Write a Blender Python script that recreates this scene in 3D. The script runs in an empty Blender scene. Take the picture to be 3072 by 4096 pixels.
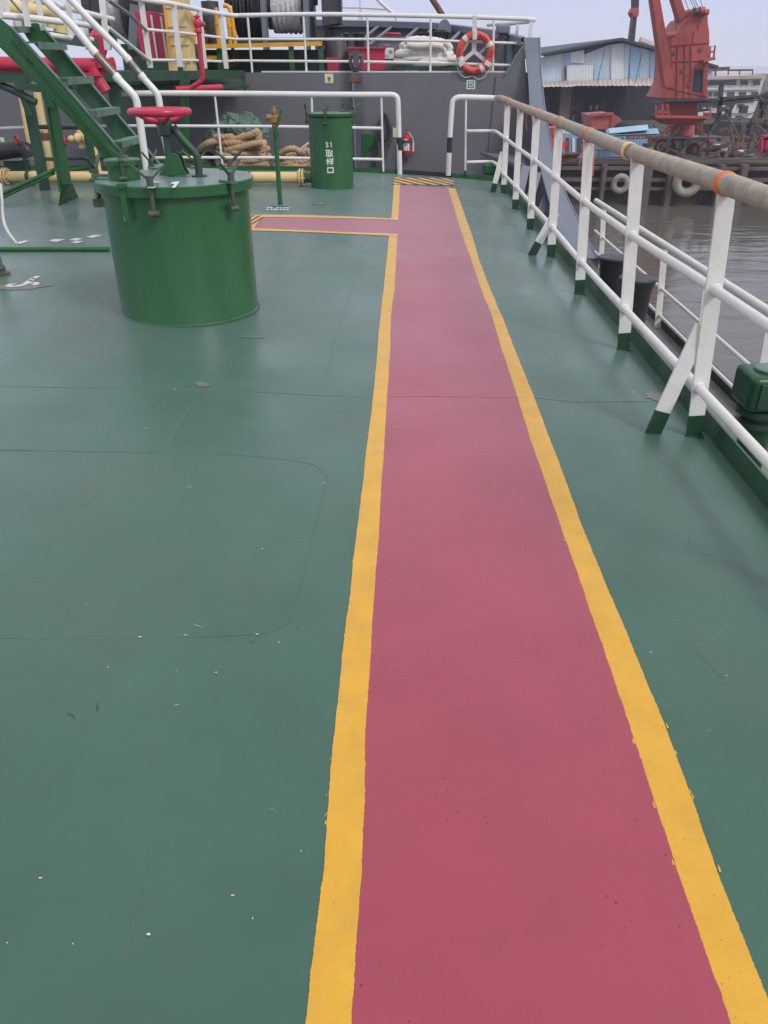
import bpy, math, random
from mathutils import Vector, Matrix, noise as mn
random.seed(7)
R = math.radians
C = bpy.context.scene.collection
# ---------------------------------------------------------------- camera
PITCH, YAW, FOC, CAMZ = R(30.05), R(1.24), 3100.0, 1.55
cd = bpy.data.cameras.new("Camera"); cam = bpy.data.objects.new("Camera", cd); C.objects.link(cam)
cam.location = (0, 0, CAMZ); cam.rotation_euler = (R(90) - PITCH, 0, YAW)
cd.sensor_fit = 'VERTICAL'; cd.sensor_height = 36.0; cd.lens = 36.0 * FOC / 4096.0
cd.clip_start = 0.05; cd.clip_end = 5000
bpy.context.scene.camera = cam
# ---------------------------------------------------------------- world, sun, exposure
SUN_EL, SUN_AZ = R(44), R(132)      # azimuth clockwise from +Y
w = bpy.data.worlds.new("World"); bpy.context.scene.world = w; w.use_nodes = True
nt = w.node_tree; bg = nt.nodes["Background"]
sky = nt.nodes.new("ShaderNodeTexSky"); sky.sky_type = 'NISHITA'; sky.sun_disc = False
sky.sun_elevation = SUN_EL; sky.sun_rotation = SUN_AZ; sky.dust_density = 4; sky.air_density = 1.2
sc_ = nt.nodes.new("ShaderNodeVectorMath"); sc_.operation = 'SCALE'; sc_.inputs['Scale'].default_value = 0.1
nt.links.new(sky.outputs[0], sc_.inputs[0])
mx = nt.nodes.new("ShaderNodeMix"); mx.data_type = 'RGBA'; mx.inputs[0].default_value = 0.90
nt.links.new(sc_.outputs[0], mx.inputs[6])
# overcast veil: pale lavender, a little brighter toward the horizon, faint cloud mottling
tc = nt.nodes.new("ShaderNodeTexCoord"); sp = nt.nodes.new("ShaderNodeSeparateXYZ"); nt.links.new(tc.outputs['Generated'], sp.inputs[0])
rp = nt.nodes.new("ShaderNodeValToRGB"); e = rp.color_ramp.elements
e[0].position = 0.0; e[0].color = (.72, .74, .90, 1); e[1].position = 0.6; e[1].color = (.84, .84, .88, 1)
m_ = e.new(.06); m_.color = (.67, .72, .95, 1)
nt.links.new(sp.outputs[2], rp.inputs[0]); nt.links.new(rp.outputs[0], mx.inputs[7])
vm = nt.nodes.new("ShaderNodeVectorMath"); vm.operation = 'SCALE'; vm.inputs['Scale'].default_value = 10.0
nt.links.new(mx.outputs[2], vm.inputs[0]); nt.links.new(vm.outputs[0], bg.inputs[0]); bg.inputs[1].default_value = 0.1
sl = bpy.data.lights.new("Sun", 'SUN'); sl.energy = 1.55; sl.angle = R(14); sl.color = (1, .965, .92)
so = bpy.data.objects.new("Sun", sl); C.objects.link(so)
sd = Vector((math.sin(SUN_AZ) * math.cos(SUN_EL), math.cos(SUN_AZ) * math.cos(SUN_EL), math.sin(SUN_EL)))
so.rotation_euler = sd.to_track_quat('Z', 'Y').to_euler(); so.location = (3, -3, 12)
vs = bpy.context.scene.view_settings; vs.view_transform = 'Standard'; vs.look = 'None'; vs.exposure = 0.06; vs.gamma = 1
# ---------------------------------------------------------------- measuring helpers (3072x4096 grid of the photo -> a point at a known depth)
CR = cam.rotation_euler.to_matrix()
def ray(px, py): return CR @ Vector((px - 1536, 2048 - py, -FOC))
def Q(px, py, Y):
    d = ray(px, py); t = Y / d.y; return Vector((d.x * t, Y, CAMZ + d.z * t))
def QX(px, py, X):
    d = ray(px, py); t = X / d.x; return Vector((X, d.y * t, CAMZ + d.z * t))
def QZ(px, py, z):
    d = ray(px, py); t = (z - CAMZ) / d.z; return Vector((d.x * t, d.y * t, z))
def zd(x):      # camber of the trunk deck
    return .05 - .0125 * max(0., x + 2.) ** 2
def D(px, py):
    z = 0.
    for _ in range(12): p = QZ(px, py, z); z = zd(p.x)
    return Vector((p.x, p.y, z))
# ---------------------------------------------------------------- mesh builder
class MB:
    def __init__(s): s.v = []; s.f = []; s.m = []
    def add(s, vs, fs, mi=0):
        o = len(s.v); s.v += [tuple(q) for q in vs]
        for f in fs: s.f.append(tuple(i + o for i in f)); s.m.append(mi)
        return s
    def box(s, c, d, rot=None, mi=0):
        c = Vector(c); h = Vector(d) / 2; vs = []
        for x in (-1, 1):
            for y in (-1, 1):
                for z in (-1, 1):
                    p = Vector((x * h.x, y * h.y, z * h.z)); p = rot @ p if rot else p; vs.append(c + p)
        return s.add(vs, [(0, 1, 3, 2), (4, 6, 7, 5), (0, 4, 5, 1), (2, 3, 7, 6), (0, 2, 6, 4), (1, 5, 7, 3)], mi)
    def bar(s, a, b, wdt, th, wdir=(1, 0, 0), mi=0):
        a = Vector(a); b = Vector(b); ax = (b - a).normalized(); wd = Vector(wdir); wd = (wd - ax * wd.dot(ax)).normalized(); td = ax.cross(wd)
        vs = []
        for p in (a, b):
            for i, j in ((-1, -1), (1, -1), (1, 1), (-1, 1)): vs.append(p + wd * i * wdt / 2 + td * j * th / 2)
        return s.add(vs, [(3, 2, 1, 0), (4, 5, 6, 7), (0, 1, 5, 4), (1, 2, 6, 5), (2, 3, 7, 6), (3, 0, 4, 7)], mi)
    def tube(s, pts, r, n=12, closed=False, lob=0, amp=0, tw=0, caps=True, mi=0, flat=1.0):
        P = [Vector(p) for p in pts]; N = len(P); rr = r if isinstance(r, (list, tuple)) else [r] * N
        T = []
        for i in range(N):
            a = P[(i - 1) % N] if closed or i > 0 else P[i]; b = P[(i + 1) % N] if closed or i < N - 1 else P[i]
            t = (b - a); T.append(t.normalized() if t.length > 1e-9 else Vector((0, 0, 1)))
        up = Vector((0, 0, 1)) if abs(T[0].z) < .9 else Vector((1, 0, 0))
        u = (up - T[0] * up.dot(T[0])).normalized(); vs = []; L = 0
        for i in range(N):
            u = (u - T[i] * u.dot(T[i])).normalized(); w_ = T[i].cross(u)
            if i: L += (P[i] - P[i - 1]).length
            for k in range(n):
                a = 2 * math.pi * k / n; q = rr[i] * (1 + (amp * math.cos(lob * (a - tw * L)) if lob else 0))
                vs.append(P[i] + u * math.cos(a) * q * flat + w_ * math.sin(a) * q)
        fs = []
        for i in range(N if closed else N - 1):
            j = (i + 1) % N
            for k in range(n): l = (k + 1) % n; fs.append((i * n + k, i * n + l, j * n + l, j * n + k))
        if caps and not closed: fs.append(tuple(range(n - 1, -1, -1))); fs.append(tuple((N - 1) * n + k for k in range(n)))
        return s.add(vs, fs, mi)
    def lathe(s, prof, o=(0, 0, 0), ax=(0, 0, 1), n=32, mi=0):
        o = Vector(o); q = Vector((0, 0, 1)).rotation_difference(Vector(ax).normalized()); vs = []; idx = []
        for r, z in prof:
            if r < 1e-6: idx.append([len(vs)] * n); vs.append(o + q @ Vector((0, 0, z)))
            else:
                idx.append(list(range(len(vs), len(vs) + n)))
                for k in range(n): a = 2 * math.pi * k / n; vs.append(o + q @ Vector((r * math.cos(a), r * math.sin(a), z)))
        fs = []
        for i in range(len(prof) - 1):
            for k in range(n):
                l = (k + 1) % n; f = [idx[i][k], idx[i][l], idx[i + 1][l], idx[i + 1][k]]; g = []
                for t in f:
                    if t not in g: g.append(t)
                if len(g) > 2: fs.append(tuple(g))
        return s.add(vs, fs, mi)
    def prism(s, poly, ext, mi=0):
        n = len(poly); P = [Vector(p) for p in poly]; e_ = Vector(ext)
        nrm = Vector((0, 0, 0))
        for i in range(n): nrm += P[i].cross(P[(i + 1) % n])
        if nrm.dot(e_) > 0: P = P[::-1]
        vs = P + [p + e_ for p in P]; fs = [tuple(range(n)), tuple(range(2 * n - 1, n - 1, -1))]
        for i in range(n): j = (i + 1) % n; fs.append((j, i, i + n, j + n))
        return s.add(vs, fs, mi)
    def torus(s, c, Rr, r, ax=(0, 0, 1), n=40, m=10, mi=0, a0=0, a1=None):
        q = Vector((0, 0, 1)).rotation_difference(Vector(ax).normalized()); c = Vector(c)
        if a1 is None: return s.tube([c + q @ Vector((Rr * math.cos(2 * math.pi * k / n), Rr * math.sin(2 * math.pi * k / n), 0)) for k in range(n)], r, m, closed=True, mi=mi)
        return s.tube([c + q @ Vector((Rr * math.cos(a0 + (a1 - a0) * k / n), Rr * math.sin(a0 + (a1 - a0) * k / n), 0)) for k in range(n + 1)], r, m, mi=mi)
def ob(name, mb, mat, parent=None, ang=35, bevel=0, label=None):
    me = bpy.data.meshes.new(name); me.from_pydata(mb.v, [], mb.f); me.validate()
    o = bpy.data.objects.new(name, me); C.objects.link(o)
    for m in (mat if isinstance(mat, (list, tuple)) else [mat]): me.materials.append(m)
    if isinstance(mat, (list, tuple)) and len(me.polygons) == len(mb.m):
        me.polygons.foreach_set('material_index', mb.m)
    me.shade_smooth(); me.set_sharp_from_angle(angle=R(ang)); me.update()
    if parent: o.parent = parent; o.matrix_parent_inverse = Matrix.Translation(parent.location).inverted()
    if bevel:
        b = o.modifiers.new('Bevel', 'BEVEL'); b.width = bevel; b.segments = 2; b.limit_method = 'ANGLE'; b.harden_normals = True
    if label: o['label'] = label
    return o
def tag(o, label=None, cat=None, group=None, kind=None):
    if label: o['label'] = label
    if cat: o['category'] = cat
    if group: o['group'] = group
    if kind: o['kind'] = kind
    return o
def thing(name, label, cat, loc, group=None):
    o = bpy.data.objects.new(name, None); C.objects.link(o); o.location = loc; o.empty_display_size = .1
    return tag(o, label, cat, group)
def boxpx(mb, x0, y0, x1, y1, Y, dep, mi=0):
    a = Q(x0, y0, Y); b = Q(x1, y1, Y); c = Q(x1, y0, Y); d_ = Q(x0, y1, Y)
    xl = (a.x + d_.x) / 2; xr = (b.x + c.x) / 2
    return mb.box(((xl + xr) / 2, Y + dep / 2, (a.z + b.z) / 2), (xr - xl, dep, a.z - b.z), mi=mi)
def text(name, s, size, mat, M, parent, bend=None, off=.0, wrap=None):
    cu = bpy.data.curves.new(name, 'FONT'); cu.body = s; cu.size = size; cu.align_x = 'CENTER'; cu.align_y = 'CENTER'; cu.offset = off; cu.extrude = .0008
    cu.space_line = .95
    t = bpy.data.objects.new(name + '_tmp', cu); C.objects.link(t); dg = bpy.context.evaluated_depsgraph_get()
    me = bpy.data.meshes.new_from_object(t.evaluated_get(dg)); C.objects.unlink(t); bpy.data.objects.remove(t)
    me.name = name
    if wrap:
        for v in me.vertices:
            a = v.co.x / wrap; r = wrap + .007 + v.co.z
            v.co = Vector((r * math.sin(a), -r * math.cos(a), v.co.y))
    me.transform(M); me.materials.clear(); me.materials.append(mat)
    o = bpy.data.objects.new(name, me); C.objects.link(o)
    if parent: o.parent = parent; o.matrix_parent_inverse = Matrix.Translation(parent.location).inverted()
    return o
# ---------------------------------------------------------------- materials
def mat(name, col, rough=.5, var=.12, scale=6, bump=.15, bscale=60, metal=0, chips=None, chipc=(.5, .5, .5), spec=.5, col2=None, c2amt=.5, c2scale=1.5, rvar=.12, stretch=None, sheen=0):
    m = bpy.data.materials.new(name); m.use_nodes = True; t = m.node_tree; N = t.nodes; L = t.links; b = N["Principled BSDF"]
    b.inputs['Metallic'].default_value = metal; b.inputs['Specular IOR Level'].default_value = spec
    b.inputs['Sheen Weight'].default_value = sheen; b.inputs['Sheen Roughness'].default_value = .45; b.inputs['Sheen Tint'].default_value = (.88, .92, 1, 1)
    co = N.new("ShaderNodeTexCoord"); vec = co.outputs['Object']
    if stretch:
        mp = N.new("ShaderNodeMapping"); mp.inputs['Scale'].default_value = stretch; L.new(vec, mp.inputs[0]); vec = mp.outputs[0]
    n1 = N.new("ShaderNodeTexNoise"); n1.inputs['Scale'].default_value = scale; n1.inputs['Detail'].default_value = 6; n1.inputs['Roughness'].default_value = .6; L.new(vec, n1.inputs['Vector'])
    mr = N.new("ShaderNodeMapRange"); mr.inputs[1].default_value = .3; mr.inputs[2].default_value = .7; mr.inputs[3].default_value = 1 - var; mr.inputs[4].default_value = 1 + var; L.new(n1.outputs[0], mr.inputs[0])
    base = None
    vmn = N.new("ShaderNodeVectorMath"); vmn.operation = 'SCALE'; vmn.inputs[0].default_value = col; L.new(mr.outputs[0], vmn.inputs['Scale']); base = vmn.outputs[0]
    def mixin(fac, c, base):
        mm = N.new("ShaderNodeMix"); mm.data_type = 'RGBA'; L.new(fac, mm.inputs[0]); L.new(base, mm.inputs[6]); mm.inputs[7].default_value = (*c, 1); return mm.outputs[2]
    if col2:
        n2 = N.new("ShaderNodeTexNoise"); n2.inputs['Scale'].default_value = c2scale; n2.inputs['Detail'].default_value = 8; n2.inputs['Roughness'].default_value = .65; L.new(vec, n2.inputs['Vector'])
        r2 = N.new("ShaderNodeMapRange"); r2.inputs[1].default_value = .5; r2.inputs[2].default_value = .72; r2.inputs[4].default_value = c2amt; L.new(n2.outputs[0], r2.inputs[0]); base = mixin(r2.outputs[0], col2, base)
    if chips:
        vo = N.new("ShaderNodeTexVoronoi"); vo.inputs['Scale'].default_value = chips[0]; L.new(vec, vo.inputs['Vector'])
        n4 = N.new("ShaderNodeTexNoise"); n4.inputs['Scale'].default_value = chips[0] * 3; L.new(vec, n4.inputs['Vector'])
        ad = N.new("ShaderNodeMath"); ad.operation = 'MULTIPLY_ADD'; L.new(n4.outputs[0], ad.inputs[0]); ad.inputs[1].default_value = .25; L.new(vo.outputs['Distance'], ad.inputs[2])
        ls = N.new("ShaderNodeMath"); ls.operation = 'LESS_THAN'; L.new(ad.outputs[0], ls.inputs[0]); ls.inputs[1].default_value = chips[1] + .125
        # only some cells carry a chip
        se = N.new("ShaderNodeSeparateColor"); L.new(vo.outputs['Color'], se.inputs[0]); l2 = N.new("ShaderNodeMath"); l2.operation = 'LESS_THAN'; L.new(se.outputs[0], l2.inputs[0]); l2.inputs[1].default_value = chips[2]
        mu = N.new("ShaderNodeMath"); mu.operation = 'MULTIPLY'; L.new(ls.outputs[0], mu.inputs[0]); L.new(l2.outputs[0], mu.inputs[1])
        if len(chips) > 3:
            n9 = N.new('ShaderNodeTexNoise'); n9.inputs['Scale'].default_value = chips[3]; L.new(vec, n9.inputs['Vector']); g9 = N.new('ShaderNodeMath'); g9.operation = 'GREATER_THAN'; g9.inputs[1].default_value = .53; L.new(n9.outputs[0], g9.inputs[0]); m9 = N.new('ShaderNodeMath'); m9.operation = 'MULTIPLY'; L.new(mu.outputs[0], m9.inputs[0]); L.new(g9.outputs[0], m9.inputs[1]); mu = m9
        base = mixin(mu.outputs[0], chipc, base)
    L.new(base, b.inputs['Base Color'])
    rr = N.new("ShaderNodeMapRange"); rr.inputs[1].default_value = .3; rr.inputs[2].default_value = .7; rr.inputs[3].default_value = max(.05, rough - rvar); rr.inputs[4].default_value = rough + rvar
    n5 = N.new("ShaderNodeTexNoise"); n5.inputs['Scale'].default_value = scale * .45; n5.inputs['Detail'].default_value = 4; L.new(vec, n5.inputs['Vector']); L.new(n5.outputs[0], rr.inputs[0]); L.new(rr.outputs[0], b.inputs['Roughness'])
    if bump:
        n3 = N.new("ShaderNodeTexNoise"); n3.inputs['Scale'].default_value = bscale; n3.inputs['Detail'].default_value = 5; L.new(co.outputs['Object'], n3.inputs['Vector'])
        bp = N.new("ShaderNodeBump"); bp.inputs['Strength'].default_value = bump; bp.inputs['Distance'].default_value = .01; L.new(n3.outputs[0], bp.inputs['Height']); L.new(bp.outputs[0], b.inputs['Normal'])
    return m
M = {}
M['deck'] = mat('deck_green_paint', (.046, .121, .086), .31, .11, 2.2, .12, 45, chips=(9, .05, .16), chipc=(.30, .34, .31), col2=(.068, .108, .082), c2amt=.7, c2scale=1.3, rvar=.13, sheen=.22)
M['red'] = mat('walkway_red_paint', (.35, .050, .084), .42, .08, 2.5, .18, 90, chips=(42, .13, .55, 2.2), chipc=(.19, .018, .035), col2=(.31, .042, .062), c2amt=.5, c2scale=1.9, sheen=.40)
M['yellow'] = mat('line_yellow_paint', (.70, .375, .028), .5, .09, 8, .25, 80, chips=(60, .12, .45, 5), chipc=(.42, .2, .02), sheen=.30, col2=(.52, .33, .07), c2amt=.4, c2scale=7)
M['white'] = mat('rail_white_paint', (.77, .755, .73), .42, .05, 9, .16, 55, col2=(.60, .57, .50), c2amt=.45, c2scale=5, chips=(22, .045, .14), chipc=(.4, .28, .18))
M['green'] = mat('hull_green_paint', (.022, .112, .034), .27, .14, 5, .12, 40, col2=(.018, .082, .030), c2amt=.5, c2scale=3, stretch=(1, 1, .22), chips=(14, .04, .2), chipc=(.22, .33, .22))
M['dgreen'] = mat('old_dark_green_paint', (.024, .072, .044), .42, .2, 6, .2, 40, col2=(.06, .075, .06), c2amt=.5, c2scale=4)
M['lid'] = mat('lid_green_reflection', (.070, .150, .112), .30, .1, 5, .08, 40, col2=(.04, .12, .07), c2amt=.6, c2scale=3, sheen=.25)  # bluish sky reflection on the lid top put into this lighter green
M['foot'] = mat('post_foot_green_paint', (.014, .060, .028), .4, .12, 10, .2, 50)
M['grey'] = mat('bulkhead_grey_paint', (.150, .147, .168), .45, .08, 1.5, .12, 25, col2=(.19, .187, .205), c2amt=.5, c2scale=.6)
M['grey2'] = mat('bulwark_grey_paint', (.17, .19, .24), .45, .08, 2, .12, 25)
M['dgrey'] = mat('machinery_dark_paint', (.055, .052, .065), .5, .25, 5, .3, 40, col2=(.10, .06, .05), c2amt=.6, c2scale=3)
M['black'] = mat('black_bitumen_paint', (.022, .021, .027), .38, .2, 8, .2, 40, col2=(.05, .045, .045), c2amt=.4)
M['pink'] = mat('fire_red_paint', (.52, .028, .075), .36, .1, 6, .12, 40, col2=(.35, .02, .04), c2amt=.4)
M['cream'] = mat('pipe_cream_paint', (.74, .56, .27), .42, .08, 5, .15, 40, col2=(.5, .34, .14), c2amt=.35, c2scale=4)
M['orangey'] = mat('platform_yellow_paint', (.80, .40, .03), .45, .12, 5, .1, 40, col2=(.5, .22, .03), c2amt=.4)
M['rust'] = mat('rusty_steel', (.17, .075, .035), .75, .35, 10, .4, 60, col2=(.06, .035, .028), c2amt=.8, c2scale=6)
M['rope'] = mat('manila_rope_fibre', (.50, .33, .20), .85, .22, 14, .6, 120, col2=(.24, .15, .09), c2amt=.6, c2scale=7)
M['hemp'] = mat('grey_wrapping_rope', (.42, .355, .295), .85, .22, 14, .25, 220, col2=(.46, .41, .33), c2amt=.7, c2scale=2)
M['wrope'] = mat('white_mooring_rope', (.78, .74, .70), .8, .12, 12, .5, 90, col2=(.6, .5, .42), c2amt=.5, c2scale=4)
M['srope'] = mat('silver_mooring_rope', (.80, .79, .80), .5, .3, 30, .7, 60, col2=(.36, .33, .33), c2amt=.6, c2scale=16)
M['orange'] = mat('orange_cord', (.80, .20, .06), .6, .15, 20, .2, 90)
M['dcord'] = mat('dark_rope', (.055, .075, .055), .85, .3, 12, .6, 90, col2=(.14, .12, .09), c2amt=.6, c2scale=7)
M['ring'] = mat('ring_orange_red', (.66, .075, .06), .5, .1, 8, .2, 50, col2=(.55, .10, .08), c2amt=.4)
M['tape'] = mat('reflective_white_tape', (.66, .64, .60), .4, .06, 10, .1, 50)
M['ink'] = mat('black_lettering', (.03, .02, .025), .6, .1, 5, 0)
M['wink'] = mat('white_lettering', (.78, .80, .78), .5, .08, 12, 0)
M['brass'] = mat('weathered_brass', (.38, .22, .11), .45, .2, 20, .2, 80, metal=.5)
M['steel'] = mat('worn_bare_steel', (.24, .215, .19), .4, .25, 14, .2, 60, metal=.55, col2=(.14, .10, .08), c2amt=.6, c2scale=8)
M['sided'] = mat('side_deck_grey_paint', (.21, .225, .20), .5, .2, 2, .2, 30, col2=(.08, .12, .095), c2amt=.8, c2scale=1.2)
M['coam'] = mat('coaming_dark_green', (.020, .078, .036), .35, .2, 4, .15, 40, col2=(.05, .09, .06), c2amt=.5)
M['vgreen'] = mat('vent_deep_green', (.016, .082, .036), .3, .15, 4, .1, 40, col2=(.012, .05, .025), c2amt=.6)
M['stripe'] = mat('faded_dark_stripe', (.07, .045, .06), .5, .3, 20, .1, 40, col2=(.3, .18, .05), c2amt=.7, c2scale=14)
M['tread'] = mat('tread_green_paint', (.055, .145, .09), .4, .12, 6, .2, 50, sheen=.25, col2=(.10, .16, .12), c2amt=.5, c2scale=5)
M['galv'] = mat('oily_dog_bolt', (.062, .088, .055), .4, .35, 18, .3, 60, col2=(.16, .14, .09), c2amt=.7, c2scale=10)
M['tarp'] = mat('faded_green_tarpaulin', (.075, .135, .105), .5, .25, 5, .4, 25, col2=(.030, .05, .038), c2amt=.95, c2scale=4)
M['signg'] = mat('pale_green_sign', (.62, .72, .45), .5, .04, 6, 0)
M['signw'] = mat('white_sign', (.78, .80, .76), .5, .04, 6, 0)
M['signgr'] = mat('sign_green_print', (.03, .26, .12), .5, .05, 6, 0)
M['signr'] = mat('sign_red_print', (.62, .03, .05), .5, .05, 6, 0)
M['blueink'] = mat('blue_print', (.05, .22, .45), .5, .05, 6, 0)
M['exred'] = mat('extinguisher_red', (.62, .015, .035), .3, .06, 6, .05, 40)
M['crane'] = mat('faded_red_crane_paint', (.42, .086, .078), .6, .18, .9, .2, 8, col2=(.20, .045, .045), c2amt=.8, c2scale=1.3, stretch=(1, 1, .35))
M['clad'] = mat('pale_blue_cladding', (.60, .72, .80), .6, .08, .6, .05, 6, col2=(.50, .50, .48), c2amt=.25, c2scale=.4, stretch=(1.5, 1, .25))
M['clad2'] = mat('sky_blue_cladding', (.40, .57, .76), .6, .12, .6, .05, 6, col2=(.5, .56, .6), c2amt=.8, c2scale=.5, stretch=(1, 1, .3))
M['clad3'] = mat('white_cladding', (.74, .79, .82), .6, .08, .6, .05, 6, col2=(.55, .56, .56), c2amt=.4, c2scale=.6)
M['roof'] = mat('dark_roof_sheet', (.045, .05, .07), .6, .2, .8, .1, 6)
M['awning'] = mat('dusty_pink_roof_sheet', (.56, .46, .43), .7, .14, .5, .1, 6, col2=(.32, .2, .16), c2amt=.5, c2scale=.3)
M['shade'] = mat('shed_interior_shade', (.028, .032, .05), .8, .3, .4, 0)  # near-black navy: shade of the open shed put into the colour
M['conc'] = mat('weathered_concrete', (.68, .66, .65), .8, .1, .8, .1, 8, col2=(.48, .46, .45), c2amt=.5, c2scale=.5)
M['glass'] = mat('dark_window_glass', (.09, .085, .10), .25, .25, .8, 0)
M['brown'] = mat('barge_hull_brown', (.062, .042, .038), .75, .35, .9, .4, 6, col2=(.045, .035, .038), c2amt=.8, c2scale=.8)
M['timber'] = mat('grey_fender_timber', (.125, .098, .085), .8, .2, 1.2, .3, 8)
M['tyre'] = mat('chalky_old_tyre', (.33, .30, .25), .85, .3, 2, .5, 12, col2=(.075, .065, .06), c2amt=.95, c2scale=1.1)
M['lblue'] = mat('light_blue_house_paint', (.24, .42, .58), .55, .15, 1, .1, 8, col2=(.5, .55, .6), c2amt=.5, c2scale=1.2)
M['mud'] = mat('quay_ground', (.12, .10, .09), .9, .3, .3, .3, 4)
# water
wm = bpy.data.materials.new('harbour_water'); wm.use_nodes = True; t = wm.node_tree; b = t.nodes["Principled BSDF"]
b.inputs['Base Color'].default_value = (.125, .118, .105, 1); b.inputs['Roughness'].default_value = .06; b.inputs['IOR'].default_value = 1.33
co = t.nodes.new("ShaderNodeTexCoord"); mp = t.nodes.new("ShaderNodeMapping"); mp.inputs['Scale'].default_value = (.55, 1.5, 1); t.links.new(co.outputs['Object'], mp.inputs[0])
n1 = t.nodes.new("ShaderNodeTexNoise"); n1.inputs['Scale'].default_value = .9; n1.inputs['Detail'].default_value = 6; n1.inputs['Distortion'].default_value = .6; t.links.new(mp.outputs[0], n1.inputs['Vector'])
n2 = t.nodes.new("ShaderNodeTexNoise"); n2.inputs['Scale'].default_value = .12; t.links.new(co.outputs['Object'], n2.inputs['Vector'])
bp = t.nodes.new("ShaderNodeBump"); bp.inputs['Distance'].default_value = .5; t.links.new(n1.outputs[0], bp.inputs['Height'])
r2 = t.nodes.new("ShaderNodeMapRange"); r2.inputs[1].default_value = .35; r2.inputs[2].default_value = .65; r2.inputs[3].default_value = .02; r2.inputs[4].default_value = .16; t.links.new(n2.outputs[0], r2.inputs[0]); t.links.new(r2.outputs[0], bp.inputs['Strength']); t.links.new(bp.outputs[0], b.inputs['Normal'])
M['water'] = wm

ZL, ZW = -1.2, -4.45          # lower deck, water
YS, XE, XH = 13.62, 1.60, 3.15  # sill across, trunk edge, hull side
# ================================================================ SETTING
tag(ob('water', MB().add([(-1500, -300, ZW), (1500, -300, ZW), (1500, 2500, ZW), (-1500, 2500, ZW)], [(0, 1, 2, 3)]), M['water']), 'brown grey harbour water beside the hull', kind='structure')
# trunk deck with camber
mb = MB(); xs = [-9 + .1 * i for i in range(107)]; xs[-1] = XE
for i, x in enumerate(xs): mb.v += [(x, -4, zd(x)), (x, YS, zd(x))]
for i in range(len(xs) - 1): mb.f.append((2 * i, 2 * i + 2, 2 * i + 3, 2 * i + 1)); mb.m.append(0)
n0 = len(mb.v); mb.v += [(x, y, ZL) for x in (-9, XE) for y in (-4, YS)]
L_ = 2 * (len(xs) - 1)
mb.f += [(L_, n0 + 2, n0 + 3, L_ + 1)]; mb.m.append(0)
mb.f += [tuple([2 * i + 1 for i in range(len(xs))] + [n0 + 3, n0 + 1])]; mb.m.append(0)
deck = tag(ob('main_deck', mb, M['deck']), 'green painted steel trunk deck', kind='structure')
mb = MB().box((-2.5, 21, ZL - .05), (11.1, 14.8, .1)); 
tag(ob('side_deck', MB().box((2.38, 4.8, ZL - .052), (1.56, 17.6, .1)), M['sided']), 'greyish narrow side deck between trunk and hull edge', kind='structure')
tag(ob('lower_deck', mb, M['deck']), 'lower side deck and well before the bulkhead', kind='structure')
mb = MB().box((XH + .01, 5, (ZL + ZW) / 2 - .3), (.04, 20, ZL - ZW + .6)); mb.box((XH, 5, ZL + .05), (.02, 17.6, .16))
tag(ob('ship_hull', mb, M['black']), 'black ship side with low dark fishplate along the deck edge', 'hull')
# fishplate round the trunk deck
def hb(x, y, h): return Vector((x, y, zd(x) + h))
mb = MB(); mb.bar((XE - .006, -4, zd(XE) + .045), (XE - .006, YS, zd(XE) + .045), .012, .13, (1, 0, 0))
tag(ob('edge_coaming', mb, M['coam']), 'low green plate edging the trunk deck beside the railing', 'coaming')
mb = MB()
for x0, x1 in [(-9 + .53 * i, -9 + .53 * (i + 1)) for i in range(20)]:
    pl = [(x0, YS, zd(x0) - .02), (x1, YS, zd(x1) - .02), (x1, YS, zd(x1) + .065), (x0, YS, zd(x0) + .065)]; mb.prism(pl, (0, .012, 0))
sill = tag(ob('deck_sill', mb, M['green']), 'low green sill across the far end of the deck', 'sill')
a, b_ = D(1579, 714), D(1812, 716)
mb = MB(); mb.prism([(a.x, YS - .004, zd(a.x) - .02), (b_.x, YS - .004, zd(b_.x) - .02), (b_.x, YS - .004, zd(b_.x) + .068), (a.x, YS - .004, zd(a.x) + .068)], (0, .02, 0)); ob('black_threshold', mb, M['black'], sill)
# ---------------------------------------------------------------- painted walkway
rows = [(738, 1575, 1600, 1787, 1816), (846, 1568, 1594.6, 1821, 1853.5), (940, 1557, 1589.5, 1850, 1888), (1042, 1546, 1584, 1886, 1917), (1150, 1535, 1578.6, 1922, 1958), (1259, 1522, 1564, 1966, 2005), (1331, 1514, 1562, 1987, 2034), (1400, 1510, 1560, 2008, 2059), (1581, 1493, 1549, 2068, 2133), (1762, 1470.5, 1538.5, 2122, 2202), (1942, 1449.5, 1524, 2187, 2269), (2123, 1428, 1516, 2249, 2334), (2300, 1407, 1502, 2312, 2407), (2894, 1341, 1466, 2514, 2657), (3489, 1290, 1445, 2711, 2869), (4096, 1219, 1403, 2925, 3109), (4900, 1130, 1350, 3210, 3440)]
E = [[] for _ in range(4)]
for r_ in rows:
    for k in range(4): p = D(r_[k + 1], r_[0]); E[k].append((p.y, p.x))
for k in range(4): E[k].sort()
def lerp(tab, y):
    if y <= tab[0][0]: return tab[0][1]
    for (a0, b0), (a1, b1) in zip(tab, tab[1:]):
        if y <= a1: return b0 + (b1 - b0) * (y - a0) / (a1 - a0)
    return tab[-1][1]
def wob(y, s, amp=.0033):
    return amp * (.9 * mn.noise(Vector((y * 4, s * 7.3, 0))) + .55 * mn.noise(Vector((y * 17, s * 3.1, 5))) + .5 * mn.noise(Vector((y * 61, s, 9))) + .5 * mn.noise(Vector((y * 170, s, 9))) + 1.1 * max(0, mn.noise(Vector((y * 27, s * 1.7, 2))) - .35) + 1.0 * max(0, mn.noise(Vector((y * 140, s * 5.1, 7))) - .38) - 1.0 * max(0, mn.noise(Vector((y * 120, s * 9.1, 4))) - .40))
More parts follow.
